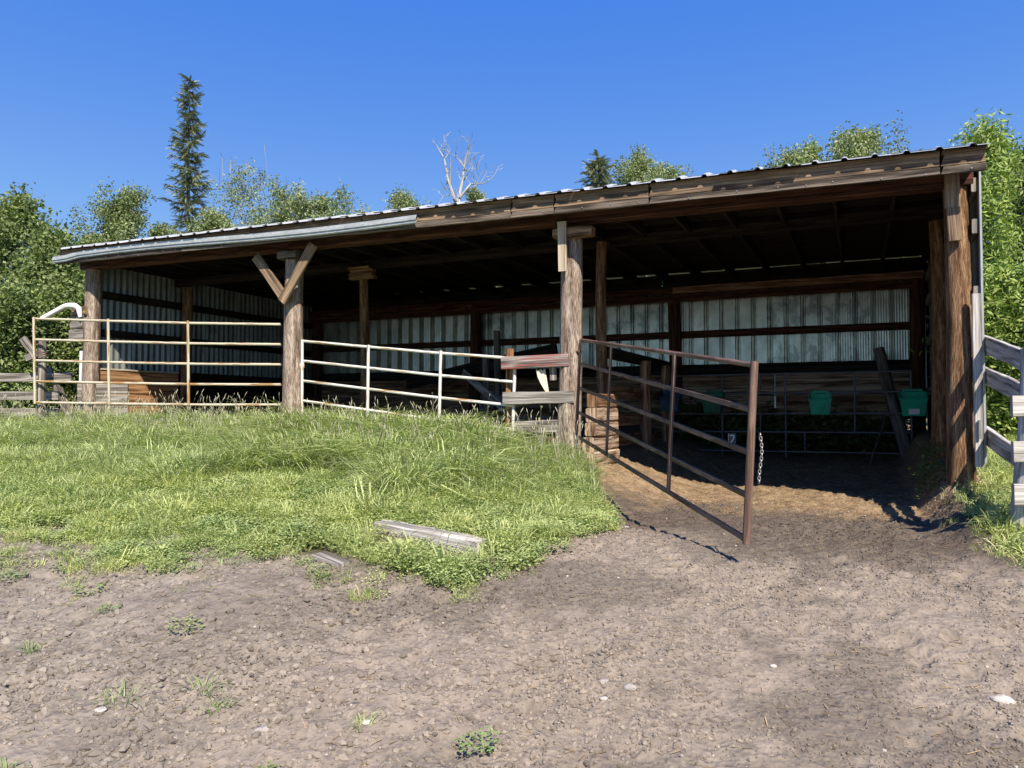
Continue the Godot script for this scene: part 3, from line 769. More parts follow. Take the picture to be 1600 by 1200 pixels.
	var cols := [[0.0, 0.0, 0.11], [-0.10, 0.02, 0.11], [-0.18, 0.045, 0.085], [-0.26, 0.075, 0.05], [-0.36, 0.10, 0.03], [-0.46, 0.115, 0.012], [-0.52, 0.12, 0.002]]
	for i in cols.size() - 1:
		for k in 4:
			var f := func(r: int, c: int) -> Vector3: return Vector3(cols[r][1] + cols[r][2] * (c / 4.0 - 0.5), cols[r][0] - 0.02 * (c % 2), 0.012 * sin(c * 2.1 + r * 1.3) + 0.02)
			quad(st, f.call(i, k), f.call(i, k + 1), f.call(i + 1, k + 1), f.call(i + 1, k), Vector2(), Vector2(), Vector2(), Vector2())
	single("torn_sack", st, M.sack, org + Vector3(-0.02, 0.0, 0.0), "torn pale feed sack strip hanging under the red board", "rag")
	org = V(0.50, 0.5, 9.3); st = begin(); board(st, V(0.50, 0.54, 9.26), V(0.51, 0.36, 9.26), 0.085, 0.025, Vector3(1, 0, 0.3), 2, 0.01)
	single("wood_scrap", st, M.grey_wood, org, "broken bit of grey wood hanging beside the torn sack", "board")

func build_fences() -> void:
	var st: SurfaceTool
	# right: rails from the shed post down to the corner post, then on to the right
	var np := V(3.87, -0.92, 5.73)
	var t := thing("rail_fence", "grey plank fence running from the shed's right post to the yard", "fence", np)
	st = begin(); pole(st, V(3.82, -1.3, 5.73), V(3.94, 0.46, 5.73), 0.085, 0.08, 16, 22, 0.05); part("post", st, M.silver_wood, t)
	for q in [[0.75, 0.43], [0.436, 0.165], [-0.156, -0.37]]:
		st = begin(); board(st, S(-0.22, 0.1, q[0] - 0.09), V(3.93, q[1] - 0.085, 5.70), 0.165, 0.04, Vector3.UP, 5, 0.008); part("rail", st, M.silver_wood, t)
	for q in [0.02, -0.31, -0.63]:
		st = begin(); board(st, V(3.70, q, 5.60), V(6.4, q + 0.02, 5.2), 0.155, 0.04, Vector3.UP, 5, 0.008); part("rail", st, M.silver_wood, t)
	st = begin(); pole(st, V(6.3, -1.3, 5.32), V(6.3, 0.5, 5.32), 0.085, 0.08, 14, 12, 0.05); part("post", st, M.silver_wood, t)
	st = begin(); board(st, S(-0.13, -0.19, 1.12), S(-0.13, -0.19, -0.55), 0.075, 0.05, S(1, 0, 0) - S(0, 0, 0), 4, 0.004); part("end_board", st, M.silver_wood, t)
	st = begin(); bar(st, S(-0.13, -0.235, -0.28), S(-0.13, -0.235, -0.10), 0.012, 8); part("latch", st, M.chain, t)
	# left: three rails and a leaning plank beyond the gate post
	t = thing("rail_fence", "weathered three-rail fence at the left edge beyond the yellowed gate", "fence", G(-8.0, 12.0))
	for x in [-9.9, -12.2]:
		st = begin(); pole(st, V(x, -0.6, 12.3), V(x, 0.75, 12.3), 0.07, 0.065, 12, 12, 0.05); part("post", st, M.grey_wood, t)
	for hh in [0.52, 0.22, -0.045]:
		st = begin(); board(st, V(-7.0 if hh > 0.3 else -7.2, hh, 12.0), V(-9.9, hh - 0.01, 12.2), 0.135, 0.04, Vector3.UP, 4, 0.008); part("rail", st, M.grey_wood, t)
		st = begin(); board(st, V(-9.9, hh + 0.02, 12.15), V(-12.4, hh, 12.25), 0.135, 0.04, Vector3.UP, 4, 0.008); part("rail", st, M.grey_wood, t)
	t = thing("gate_post", "slim grey log post holding the yellowed gate's left end", "post", G(-7.3, 11.75))
	st = begin(); pole(st, V(-7.28, -0.7, 11.72), V(-7.33, 1.06, 11.74), 0.065, 0.055, 14, 20, 0.05); part("shaft", st, M.grey_wood, t)
	st = begin(); board(st, V(-7.66, 1.12, 11.8), V(-7.44, 0.80, 11.8), 0.10, 0.06, Vector3.UP, 3, 0.01); board(st, V(-7.62, 0.80, 11.82), V(-7.33, 0.92, 11.80), 0.10, 0.05, Vector3.UP, 3, 0.01); part("brace_stub", st, M.grey_wood, t)
	st = begin()
	for k in 3:
		var pts := []; var rr := []
		for j in 11:
			pts.append(V(-7.30 + cos(TAU * j / 10.0) * 0.085, 0.82 + k * 0.03 + sin(j * 1.0) * 0.01, 11.68 + sin(TAU * j / 10.0) * 0.11)); rr.append(0.009)
		tube(st, pts, rr, 6, 0.0, false)
	part("chain_loop", st, M.rust_pipe, t)
	org = V(-7.0, -0.2, 12.2)
	st = begin(); board(st, V(-7.45, 0.66, 12.1), V(-6.85, -0.4, 12.0), 0.13, 0.05, Vector3.UP, 4, 0.01)
	single("leaning_plank", st, M.bark, org, "dark plank leaning on the left fence behind the gate post", "plank")
	# white downspout piece sticking out at the left corner
	org = V(-7.5, 1.6, 12.6)
	st = begin()
	tube(st, [V(-7.87, 1.52, 12.6), V(-7.50, 1.735, 12.62), V(-7.44, 1.745, 12.63), V(-7.34, 1.74, 12.64), V(-7.28, 1.70, 12.64), V(-7.25, 1.55, 12.64)], [0.04, 0.042, 0.05, 0.05, 0.048, 0.03], 10, 0.0, true)
	single("downspout", st, M.white_paint, org, "bent white downspout pipe sticking out left of the shed's corner post", "pipe")

# ------------------------------------------------------------------ the yard
func rock(sc: Vector3, sd: int, sub := 2) -> SurfaceTool:
	var st := begin(); st.set_smooth_group(-1 if sub == 1 else 0)
	var sp := SphereMesh.new(); sp.radial_segments = 5 * sub; sp.rings = 2 * sub + 1; sp.radius = 1.0; sp.height = 2.0
	var a := sp.get_mesh_arrays()
	var v: PackedVector3Array = a[Mesh.ARRAY_VERTEX]; var u: PackedVector2Array = a[Mesh.ARRAY_TEX_UV]
	for i in a[Mesh.ARRAY_INDEX]:
		var p := v[i]
		p *= 1.0 + 0.45 * nz.get_noise_3d(p.x * 60.0 + sd * 37.0, p.y * 60.0, p.z * 60.0) + 0.2 * nz2.get_noise_3d(p.x * 190.0 + sd * 51.0, p.y * 190.0, p.z * 190.0)
		st.set_uv(u[i]); st.add_vertex(p * sc)
	return st
func scatter(called: String, m: Mesh, xf: Array, cols: Array, label: String, parent: Node = self, kind := "stuff") -> MultiMeshInstance3D:
	var mm := MultiMesh.new()
	mm.transform_format = MultiMesh.TRANSFORM_3D; mm.use_colors = true; mm.mesh = m
	mm.instance_count = xf.size()
	var b := PackedFloat32Array(); b.resize(xf.size() * 16)
	for i in xf.size():
		var t: Transform3D = xf[i]; var c: Color = cols[i]; var k := i * 16
		b[k] = t.basis.x.x; b[k + 1] = t.basis.y.x; b[k + 2] = t.basis.z.x; b[k + 3] = t.origin.x
		b[k + 4] = t.basis.x.y; b[k + 5] = t.basis.y.y; b[k + 6] = t.basis.z.y; b[k + 7] = t.origin.y
		b[k + 8] = t.basis.x.z; b[k + 9] = t.basis.y.z; b[k + 10] = t.basis.z.z; b[k + 11] = t.origin.z
		b[k + 12] = c.r; b[k + 13] = c.g; b[k + 14] = c.b; b[k + 15] = 1.0
	mm.buffer = b
	var o := MultiMeshInstance3D.new()
	o.name = called if parent != self else numbered(called); o.multimesh = mm
	parent.add_child(o, true)
	tag(o, label, "", "", kind)
	return o
func turned(yaw: float, lean: float, sc: Vector3, at: Vector3) -> Transform3D:
	var an := rng.randf() * TAU
	return Transform3D(Basis(Vector3(cos(an), 0, sin(an)), lean) * Basis(Vector3.UP, yaw) * Basis.from_scale(sc), at)
func build_yard() -> void:
	var st: SurfaceTool
	# two old timbers at the foot of the mound
	org = V(-0.6, -0.9, 5.6)
	st = begin(); board(st, V(-1.0, -0.90, 5.76), V(-0.20, -0.945, 5.20), 0.12, 0.13, Vector3(0.1, 1, 0.1), 6, 0.008)
	single("old_timber", st, M.silver_wood, org, "thick weathered timber lying at the foot of the grassy mound", "timber")
	org = V(-1.2, -1.0, 5.1)
	st = begin(); board(st, V(-1.32, -0.998, 5.22), V(-1.10, -1.022, 5.02), 0.03, 0.12, Vector3(0.1, 1, 0.2), 3, 0.008)
	single("old_board", st, M.grey_wood, org, "short half-buried board at the mound's edge, left of the timber", "board")
	# single stones
	for q in [["pale_stone", 2.21, 3.45, 0.05, 0.022, "white_stone", "flat pale stone at the right edge of the foreground"], ["dark_stone", 0.55, 3.56, 0.032, 0.024, "stone", "dark lumpy stone in the middle foreground"],
			["pale_stone", 0.42, 3.50, 0.022, 0.012, "white_stone", "small pale pebble just left below the dark lumpy stone"], ["flat_stone", -1.80, 3.35, 0.032, 0.014, "white_stone", "flat pinkish stone in the left foreground"],
			["grey_clod", 0.44, 3.62, 0.035, 0.018, "stone", "brown clod behind the small pale pebble"], ["pale_stone", -0.62, 3.28, 0.024, 0.012, "white_stone", "small pale stone left of the leafy weed in front"],
			["round_clod", -1.05, 3.22, 0.034, 0.02, "stone", "round earth clod at the bottom, left of centre"], ["pale_stone", 2.36, 3.36, 0.03, 0.016, "white_stone", "small stone right of the flat pale stone"],
			["pale_stone", 1.28, 3.75, 0.02, 0.012, "white_stone", "small white pebble right of centre in the foreground"], ["pale_chip", 0.97, 6.55, 0.05, 0.012, "white_stone", "pale chip under the rusty gate near the mound"]]:
		var at := G(q[1], q[2]) + Vector3(0, lump(q[1], q[2]) + q[4] * 0.12, 0)
		single(q[0], rock(Vector3(q[3] * 0.95, q[4] * 0.8, q[3] * 0.75), int(q[1] * 100.0)), M[q[5]], at, q[6], "stone")
	# clods and crumbs of soil
	var clod := [mesh_of(rock(Vector3(1, 0.62, 0.85), 3, 1), M.clod), mesh_of(rock(Vector3(1, 0.5, 0.7), 8, 1), M.clod), mesh_of(rock(Vector3(0.9, 0.7, 1.1), 15, 1), M.clod)]
	for k in 3:
		var xf := []; var cs := []
		for i in 52000:
			var z := 2.3 + pow(rng.randf(), 1.35) * 7.5
			var x := rng.randf_range(-0.80, 0.80) * (z + 0.4)
			var g := grass_at(x, z)
			if g > 0.5 or nz2.get_noise_2d(x * 60.0 + 70.0, z * 60.0) * 0.9 + 0.55 < rng.randf() * 0.9: continue
			var q := to_sd(x, z)
			if q.y > 1.0: continue
			var big := pow(rng.randf(), 9.0)
			var r := 0.003 + 0.008 * pow(rng.randf(), 1.5) + 0.022 * big * smoothstep(2.5, -2.0, x)
			xf.append(turned(rng.randf() * TAU, rng.randf() * 0.6, Vector3.ONE * r, V(x, ground(x, z) + lump(x, z) + r * 0.15, z)))
			var c := soil_color(x, z) * rng.randf_range(0.55, 1.1)
			if rng.randf() < 0.004 and r < 0.012: c = Color(0.42, 0.38, 0.32)
			cs.append(c)
		scatter("soil_clods", clod[k], xf, cs, "loose clods and crumbs of brown soil over the yard")
	# straw and chips inside the entrance
	st = begin(); st.set_smooth_group(-1)
	quad(st, Vector3(-1, 0, -0.06), Vector3(1, 0.05, -0.05), Vector3(1, 0.05, 0.05), Vector3(-1, 0, 0.06), Vector2(), Vector2(), Vector2(), Vector2())
	quad(st, Vector3(-1, 0, 0.06), Vector3(1, 0.05, 0.05), Vector3(1, -0.05, 0.0), Vector3(-1, -0.1, 0.0), Vector2(), Vector2(), Vector2(), Vector2())
	var sm := mesh_of(st, M.clod)
	var xf := []; var cs := []
	for i in 9000:
		var p: Vector3
		if i < 6500:
			p = S(rng.randf_range(0.5, 4.4), rng.randf_range(-1.0, 4.5), 0)
		else:
			var z := rng.randf_range(2.4, 8.0)
			p = V(rng.randf_range(-0.8, 0.8) * z, 0, z)
		var x := p.x; var z2 := -p.z
		if grass_at(x, z2) > 0.4: continue
		xf.append(turned(rng.randf() * TAU, rng.randf_range(0, 0.3), Vector3.ONE * rng.randf_range(0.01, 0.03), V(x, ground(x, z2) + lump(x, z2) + 0.008, z2)))
		cs.append(Color(0.42, 0.30, 0.16) * rng.randf_range(0.5, 1.2))
	scatter("straw_litter", sm, xf, cs, "pale straw and chips trodden into the soil")

# ------------------------------------------------------------------ plants
func leaf_clump(n: int, len: float, wid: float, spread: float, sd: int) -> ArrayMesh:
	var r := RandomNumberGenerator.new(); r.seed = sd
	var st := begin(); st.set_smooth_group(-1)
	for i in n:
		var p := Vector3(r.randfn(0, 1), r.randfn(0, 1), r.randfn(0, 1)) * spread * 0.5
		var d := Vector3(r.randf_range(-1, 1), r.randf_range(-0.9, 0.5), r.randf_range(-1, 1)).normalized()
		var s := d.cross(Vector3(r.randf_range(-0.5, 0.5), 1, r.randf_range(-0.5, 0.5))).normalized() * wid * 0.5
		var up := d.cross(s).normalized() * wid * 0.15
		var l := len * r.randf_range(0.7, 1.2)
		tri(st, p, p + d * l * 0.45 + s + up, p + d * l, Vector2(), Vector2(), Vector2())
		tri(st, p, p + d * l, p + d * l * 0.45 - s + up, Vector2(), Vector2(), Vector2())
	return mesh_of(st, M.leaf)
func blade_clump(n: int, h: float, wid: float, spread: float, bend: float, sd: int, mat: Material) -> ArrayMesh:
	var r := RandomNumberGenerator.new(); r.seed = sd
	var st := begin(); st.set_smooth_group(-1)
	for i in n:
		var an := r.randf() * TAU
		var p := Vector3(cos(an), 0, sin(an)) * spread * sqrt(r.randf())
		var d := Vector3(cos(an + r.randf_range(-1.2, 1.2)), 0, sin(an + r.randf_range(-1.2, 1.2)))
		var s := Vector3(-d.z, 0, d.x).rotated(Vector3.UP, r.randf_range(-0.6, 0.6)) * wid * 0.5
		var hh := h * r.randf_range(0.55, 1.1); var bb := bend * hh * r.randf_range(0.3, 1.5)
		var q := [p + Vector3(0, -0.02, 0), p + d * bb * 0.2 + Vector3(0, hh * 0.45, 0), p + d * bb * 0.6 + Vector3(0, hh * 0.82, 0), p + d * bb * 1.15 + Vector3(0, hh * (1.0 - bend * 0.25), 0)]
		var w := [1.0, 0.9, 0.6, 0.0]
		for k in 2:
			quad(st, q[k] - s * w[k], q[k] + s * w[k], q[k + 1] + s * w[k + 1], q[k + 1] - s * w[k + 1], Vector2(), Vector2(), Vector2(), Vector2())
		tri(st, q[2] - s * w[2], q[2] + s * w[2], q[3], Vector2(), Vector2(), Vector2())
	return mesh_of(st, mat)
func herb_clump(n: int, h: float, len: float, spread: float, sd: int) -> ArrayMesh:   # low leafy ground plants
	var r := RandomNumberGenerator.new(); r.seed = sd
	var st := begin(); st.set_smooth_group(-1)
	for i in n:
		var an := r.randf() * TAU
		var p := Vector3(cos(an), 0, sin(an)) * spread * sqrt(r.randf())
		p.y = h * r.randf_range(0.15, 1.0)
		var d := Vector3(cos(an + r.randf_range(-1, 1)), r.randf_range(-0.35, 0.45), sin(an + r.randf_range(-1, 1))).normalized()
		var s := d.cross(Vector3.UP).normalized() * len * r.randf_range(0.28, 0.42)
		var l := len * r.randf_range(0.7, 1.3)
		var up := Vector3(0, len * 0.1, 0)
		tri(st, p, p + d * l * 0.5 + s + up, p + d * l, Vector2(), Vector2(), Vector2())
		tri(st, p, p + d * l, p + d * l * 0.5 - s + up, Vector2(), Vector2(), Vector2())
	return mesh_of(st, M.leaf)
func seed_stalk(n: int, h: float, sd: int) -> ArrayMesh:
	var r := RandomNumberGenerator.new(); r.seed = sd
	var st := begin()
	org = Vector3.ZERO
	for i in n:
		var an := r.randf() * TAU
		var d := Vector3(cos(an), 0, sin(an))
		var p := d * r.randf() * 0.08
		var hh := h * r.randf_range(0.7, 1.1); var b := r.randf_range(0.05, 0.35) * hh
		var top := p + d * b + Vector3(0, hh, 0)
		tube(st, [p, p + d * b * 0.35 + Vector3(0, hh * 0.55, 0), top], [0.0016, 0.0014, 0.001], 3, 0.0, false)
		var e := top + d * b * 0.22 + Vector3(0, 0.055, 0)
		tube(st, [top, top.lerp(e, 0.4), top.lerp(e, 0.75), e], [0.0015, 0.0042, 0.0036, 0.0008], 5, 0.0, false)
	return mesh_of(st, M.seed)
func mixc(a: Color, b: Color, k: float) -> Color: return a.lerp(b, clampf(k, 0.0, 1.0))
const LIME := Color(0.57, 0.60, 0.25)
const MIDG := Color(0.41, 0.48, 0.20)
const DEEP := Color(0.19, 0.28, 0.10)
const DRY := Color(0.40, 0.34, 0.18)
func build_grass() -> void:
	rng.seed = 99
	var tall := [blade_clump(13, 0.33, 0.011, 0.09, 0.85, 1, M.blade), blade_clump(13, 0.29, 0.010, 0.10, 1.05, 2, M.blade)]
	var short := [blade_clump(18, 0.12, 0.006, 0.08, 0.8, 3, M.blade), blade_clump(16, 0.085, 0.006, 0.09, 1.0, 4, M.blade)]
	var herb := [herb_clump(44, 0.085, 0.021, 0.12, 5), herb_clump(36, 0.065, 0.028, 0.12, 6)]
	var seeds := seed_stalk(3, 0.50, 7)
	var T := [[], []]; var TC := [[], []]; var L := [[], []]; var LC := [[], []]; var H := [[], []]; var HC := [[], []]; var Q := []; var QC := []
	for i in 90000:
		var z: float; var x: float
		if i < 72000:
			z = rng.randf_range(4.3, 12.4); x = rng.randf_range(-0.78 * z - 0.5, 1.15)
		elif i < 80000:
			z = rng.randf_range(3.0, 13.0); x = rng.randf_range(2.9, 0.80 * z + 0.8)
		else:
			z = rng.randf_range(11.0, 26.0); x = rng.randf_range(-0.9 * z, -0.5 * z)
		var g := grass_at(x, z)
		var q := to_sd(x, z)
		if rng.randf() > g: continue
		# nothing grows through the two old timbers, little right in front of them
		var tq := Geometry2D.get_closest_point_to_segment(Vector2(x, z), Vector2(-1.0, 5.76), Vector2(-0.2, 5.20))
		var td := tq.distance_to(Vector2(x, z))
		if td < 0.10 or (td < 0.30 and z < tq.y and rng.randf() < 0.85): continue
		if Geometry2D.get_closest_point_to_segment(Vector2(x, z), Vector2(-1.36, 5.25), Vector2(-1.06, 4.95)).distance_to(Vector2(x, z)) < 0.14: continue
		var n := nz2.get_noise_2d(x * 70.0, z * 70.0)
		var n2 := nz.get_noise_2d(x * 200.0 + 40.0, z * 200.0)
		var up := smoothstep(7.5, 9.2, z + n * 1.6 + (0.9 if x > -1.5 else 0.0) - (0.8 if x < -4.8 else 0.0)) if i < 72000 else 0.0
		if q.y > -0.1 and q.x > 4.6 and q.x < 13.0: up = 0.7
		var k := i % 2
		var at := V(x, ground(x, z) + lump(x, z), z)
		var warm := clampf(0.45 + n * 0.9 + rng.randf_range(-0.35, 0.35), 0.0, 1.0)
		var c := mixc(MIDG, LIME, warm).lerp(DEEP, clampf(n2 * 1.2 + rng.randf_range(-0.2, 0.25), 0.0, 0.6))
		if rng.randf() < 0.035: c = c.lerp(DRY, 0.7)
		if rng.randf() < up:
			c = c.lerp(Color(0.42, 0.50, 0.25), 0.5)
			c *= rng.randf_range(0.55, 1.4)
			T[k].append(turned(rng.randf() * TAU, rng.randf() * 0.35, Vector3.ONE * rng.randf_range(0.6, 1.12) * (0.72 + 0.28 * up) * lerpf(0.9, 1.2, smoothstep(-3.8, -2.6, x) * smoothstep(0.6, -0.6, x)) * lerpf(1.0, 0.75, smoothstep(-0.5, 0.3, x)) * lerpf(1.0, 1.22, smoothstep(-1.3, -0.6, q.y) * smoothstep(0.4, -0.6, x)), at)); TC[k].append(c)
			if rng.randf() < 0.03 and q.y > -1.8:
				Q.append(turned(rng.randf() * TAU, rng.randf() * 0.3, Vector3.ONE * rng.randf_range(0.75, 1.2), at)); QC.append(Color(0.46, 0.44, 0.31) * rng.randf_range(0.7, 1.15))
		else:
			var leafy_here := 0.72 + n2 * 0.9 - (0.25 if i >= 72000 else 0.0)
			if rng.randf() < leafy_here:
				H[k].append(turned(rng.randf() * TAU, rng.randf() * 0.3, Vector3.ONE * rng.randf_range(0.65, 1.25) * lerpf(0.35, 1.0, g), at)); HC[k].append(c)
			else:
				L[k].append(turned(rng.randf() * TAU, rng.randf() * 0.4, Vector3.ONE * rng.randf_range(0.7, 1.5) * lerpf(0.35, 1.0, g), at)); LC[k].append(c)
	for k in 2:
		scatter("tall_grass", tall[k], T[k], TC[k], "tall arching grass on the mound before the gates")
		scatter("short_grass", short[k], L[k], LC[k], "short bright grass on the mound and along the fences")
		scatter("clover", herb[k], H[k], HC[k], "low leafy clover and weeds on the mound's slope")
	scatter("seed_heads", seeds, Q, QC, "pale seed heads of timothy standing in the tall grass")
	# weeds growing in the shade under the back wall and by the right pole
	var xf := []; var cs := []
	for i in 1500:
		var s := rng.randf_range(0.35, 3.9); var d := rng.randf_range(5.15, 7.4)
		var p := S(s, d, 0); var x := p.x; var z := -p.z
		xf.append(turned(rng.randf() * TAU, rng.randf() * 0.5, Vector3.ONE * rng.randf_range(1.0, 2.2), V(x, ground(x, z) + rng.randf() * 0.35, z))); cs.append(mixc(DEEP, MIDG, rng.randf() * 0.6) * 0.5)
	for i in 26:
		var p := S(rng.randfn(0.22, 0.07), rng.randf_range(0.2, 1.8), 0); var x := p.x; var z := -p.z
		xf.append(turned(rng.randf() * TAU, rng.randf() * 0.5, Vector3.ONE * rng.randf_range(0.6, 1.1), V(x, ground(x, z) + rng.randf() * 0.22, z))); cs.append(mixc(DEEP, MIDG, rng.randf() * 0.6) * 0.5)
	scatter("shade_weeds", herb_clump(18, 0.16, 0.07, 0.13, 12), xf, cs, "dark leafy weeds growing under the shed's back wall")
	# tufts that stand alone on the bare soil
	var spots := [[-0.14, 3.12, 0.10, 1, "leafy green weed at the bottom centre of the yard"], [-0.62, 3.25, 0.07, 0, "thin grass tuft left of the leafy weed in front"], [-1.75, 3.42, 0.11, 0, "trailing grass tuft in the left foreground beside a flat stone"],
			[-1.42, 3.52, 0.10, 0, "spreading grass tuft right of the trailing one"], [-1.30, 3.36, 0.07, 0, "flat grass tuft just below the spreading tuft"], [-1.75, 4.1, 0.10, 1, "green weed midway up the left yard"],
			[-2.45, 3.9, 0.07, 0, "small grass tuft by the left edge of the yard"], [-2.55, 4.6, 0.10, 1, "weed patch upper left of the bare soil"], [-2.3, 4.35, 0.07, 1, "little round weed below the upper left patch"],
			[-2.9, 5.0, 0.12, 1, "broad weed at the left where soil meets grass"], [-3.15, 4.75, 0.11, 1, "weed clump cut by the photo's left edge"], [-2.1, 4.85, 0.08, 1, "small weed just in front of the mound's left part"],
			[-1.95, 2.95, 0.06, 0, "tiny tuft in the bottom left corner area"], [-0.95, 2.98, 0.05, 1, "tiny leafy weed at the bottom edge, left of centre"], [0.74, 6.2, 0.16, 1, "bluish-green weed at the mound's right foot"], [0.30, 5.3, 0.13, 1, "leafy weed right of the weathered timber"]]
	for q in spots:
		var at := G(q[0], q[1]) + Vector3(0, lump(q[0], q[1]), 0)
		var m := MeshInstance3D.new()
		m.name = numbered("weed_tuft"); m.position = at
		var big: float = q[2]
		var src: ArrayMesh
		if q[3] == 1: src = herb_clump(110, big * 0.5, big * 0.22, big * 0.9, int(q[1] * 100.0))
		else: src = blade_clump(34, big * 0.75, 0.004, big * 0.6, 1.6, int(q[1] * 100.0), M.blade)
		var a := src.surface_get_arrays(0)
		var col := PackedColorArray(); col.resize(a[Mesh.ARRAY_VERTEX].size())
		var base := Color(0.10, 0.19, 0.09) if q[0] > 0.6 else mixc(MIDG, DEEP, rng.randf() * 0.8)
		for i in col.size(): col[i] = base
		a[Mesh.ARRAY_COLOR] = col
		var am := ArrayMesh.new(); am.add_surface_from_arrays(Mesh.PRIMITIVE_TRIANGLES, a); am.surface_set_material(0, M.leaf)
		m.mesh = am; add_child(m)
		tag(m, q[4], "weed", "weeds on the bare yard")

# ------------------------------------------------------------------ trees
func limb(st: SurfaceTool, p: Vector3, d: Vector3, len: float, r: float, tips: Array, depth: int, up: float) -> void:
	var pts := [p]; var rr := [r]
	var q := p; var dir := d
	var n := 4
	for i in n:
		dir = (dir + Vector3(rng.randfn(0, 0.16), up * 0.16 + rng.randfn(0, 0.08), rng.randfn(0, 0.16))).normalized()
		q += dir * len / n
		pts.append(q); rr.append(maxf(r * (1.0 - 0.8 * (i + 1) / n), 0.009))
		if depth > 0 and i > 0:
			var sd := dir.cross(Vector3(rng.randf_range(-1, 1), rng.randf_range(-1, 1), rng.randf_range(-1, 1))).normalized()
			limb(st, q, (dir * 0.6 + sd * 0.8).normalized(), len * rng.randf_range(0.3, 0.55), r * 0.45, tips, depth - 1, up)
		if depth == 0 or i >= n - 2: tips.append(q)
	tube(st, pts, rr, 4 if depth < 2 else 6, 0.0, false)
func px(x: float, z: float) -> float: return (x - 800.0) / 1180.0 * z
func py(y: float, z: float) -> float: return (640.0 - y) / 1180.0 * z
func tree(called: String, label: String, cx: float, top: float, half: float, z: float, o: Dictionary) -> void:
	var x := px(cx, z)
	var g := ground(x, z)
	var base := V(x, g, z)
	var w: float = half / 1180.0 * z * o.get("wide", 1.0)
	var hgt := py(top, z) - g - 0.10 * w
	var t := thing(called, label, "tree", base, o.get("group", "trees behind the shed"))
	rng.seed = int(cx * 13.0 + top * 7.0)
	var st := begin()
	var tr: float = o.get("trunk", hgt * 0.011)
	var pts := []; var rr := []
	for i in 9:
		var k := i / 8.0
		pts.append(base + Vector3(sin(k * 4.0 + cx) * 0.02 * hgt, hgt * k * 0.97 - 0.1, cos(k * 3.3 + cx) * 0.02 * hgt)); rr.append(tr * (1.0 - 0.9 * k))
	tube(st, pts, rr, 8, 0.05, false)
	part("trunk", st, M[o.get("bark", "bark")], t)
	st = begin()
	var tips := []
	var lo: float = o.get("low", 0.25)
	var n: int = o.get("limbs", 26)
	for i in n:
		var k := lerpf(lo, 0.97, (i + rng.randf()) / n)
		var prof := pow(sin(PI * clampf((k - lo) / (1.04 - lo), 0.03, 1.0) * 0.92 + 0.22), o.get("shape", 0.8))
		var an := rng.randf() * TAU
		var f := k * 8.0; var p: Vector3 = pts[int(f)].lerp(pts[mini(int(f) + 1, 8)], f - int(f))
		var rise := lerpf(0.35, 1.5, k)
		limb(st, p, Vector3(cos(an), rise, sin(an)).normalized(), w * prof * rng.randf_range(0.4, 1.25) * (1.15 if k < 0.8 else 0.9), tr * 0.35 * (1.1 - k), tips, 1, o.get("lift", 0.4))
	part("limbs", st, M[o.get("bark", "bark")], t, "stuff")
	var xf := []; var cs := []
	var per: int = o.get("per", 5)
	var cl: float = o.get("clump", 1.0)
	for p in tips:
		if rng.randf() < o.get("bare", 0.0) + o.get("bare_top", 0.0) * smoothstep(0.7, 1.0, (p.y - base.y) / hgt): continue
		var c0: Color = o.a.lerp(o.b, rng.randf())
		for j in per:
			var at: Vector3 = p + Vector3(rng.randfn(0, 1), rng.randfn(0, 0.8), rng.randfn(0, 1)) * o.get("spread", 0.14) * w - base
			if at.y < 0.05 or at.y > (hgt + 0.1 * w) * 1.01: continue
			xf.append(turned(rng.randf() * TAU, rng.randf() * 3.0, Vector3.ONE * cl * rng.randf_range(0.7, 1.3), at)); cs.append(c0 * rng.randf_range(0.8, 1.2))
	scatter("crown", o.leaf, xf, cs, "", t)
func spray_mesh() -> ArrayMesh:
	var r := RandomNumberGenerator.new(); r.seed = 4
	var st := begin(); st.set_smooth_group(-1)
	for i in 34:
		var k := i / 33.0
		var p := Vector3(0, -0.10 * k * k, k)
		for s in [-1.0, 1.0]:
			var l := 0.32 * (1.0 - k * 0.75) * r.randf_range(0.7, 1.2)
			var d := Vector3(s * 0.85, r.randf_range(-0.5, 0.3), 0.6).normalized() * l
			tri(st, p + Vector3(0, 0, -0.022), p + Vector3(0, 0.01, 0.022), p + d, Vector2(), Vector2(), Vector2())
	return mesh_of(st, M.needle)
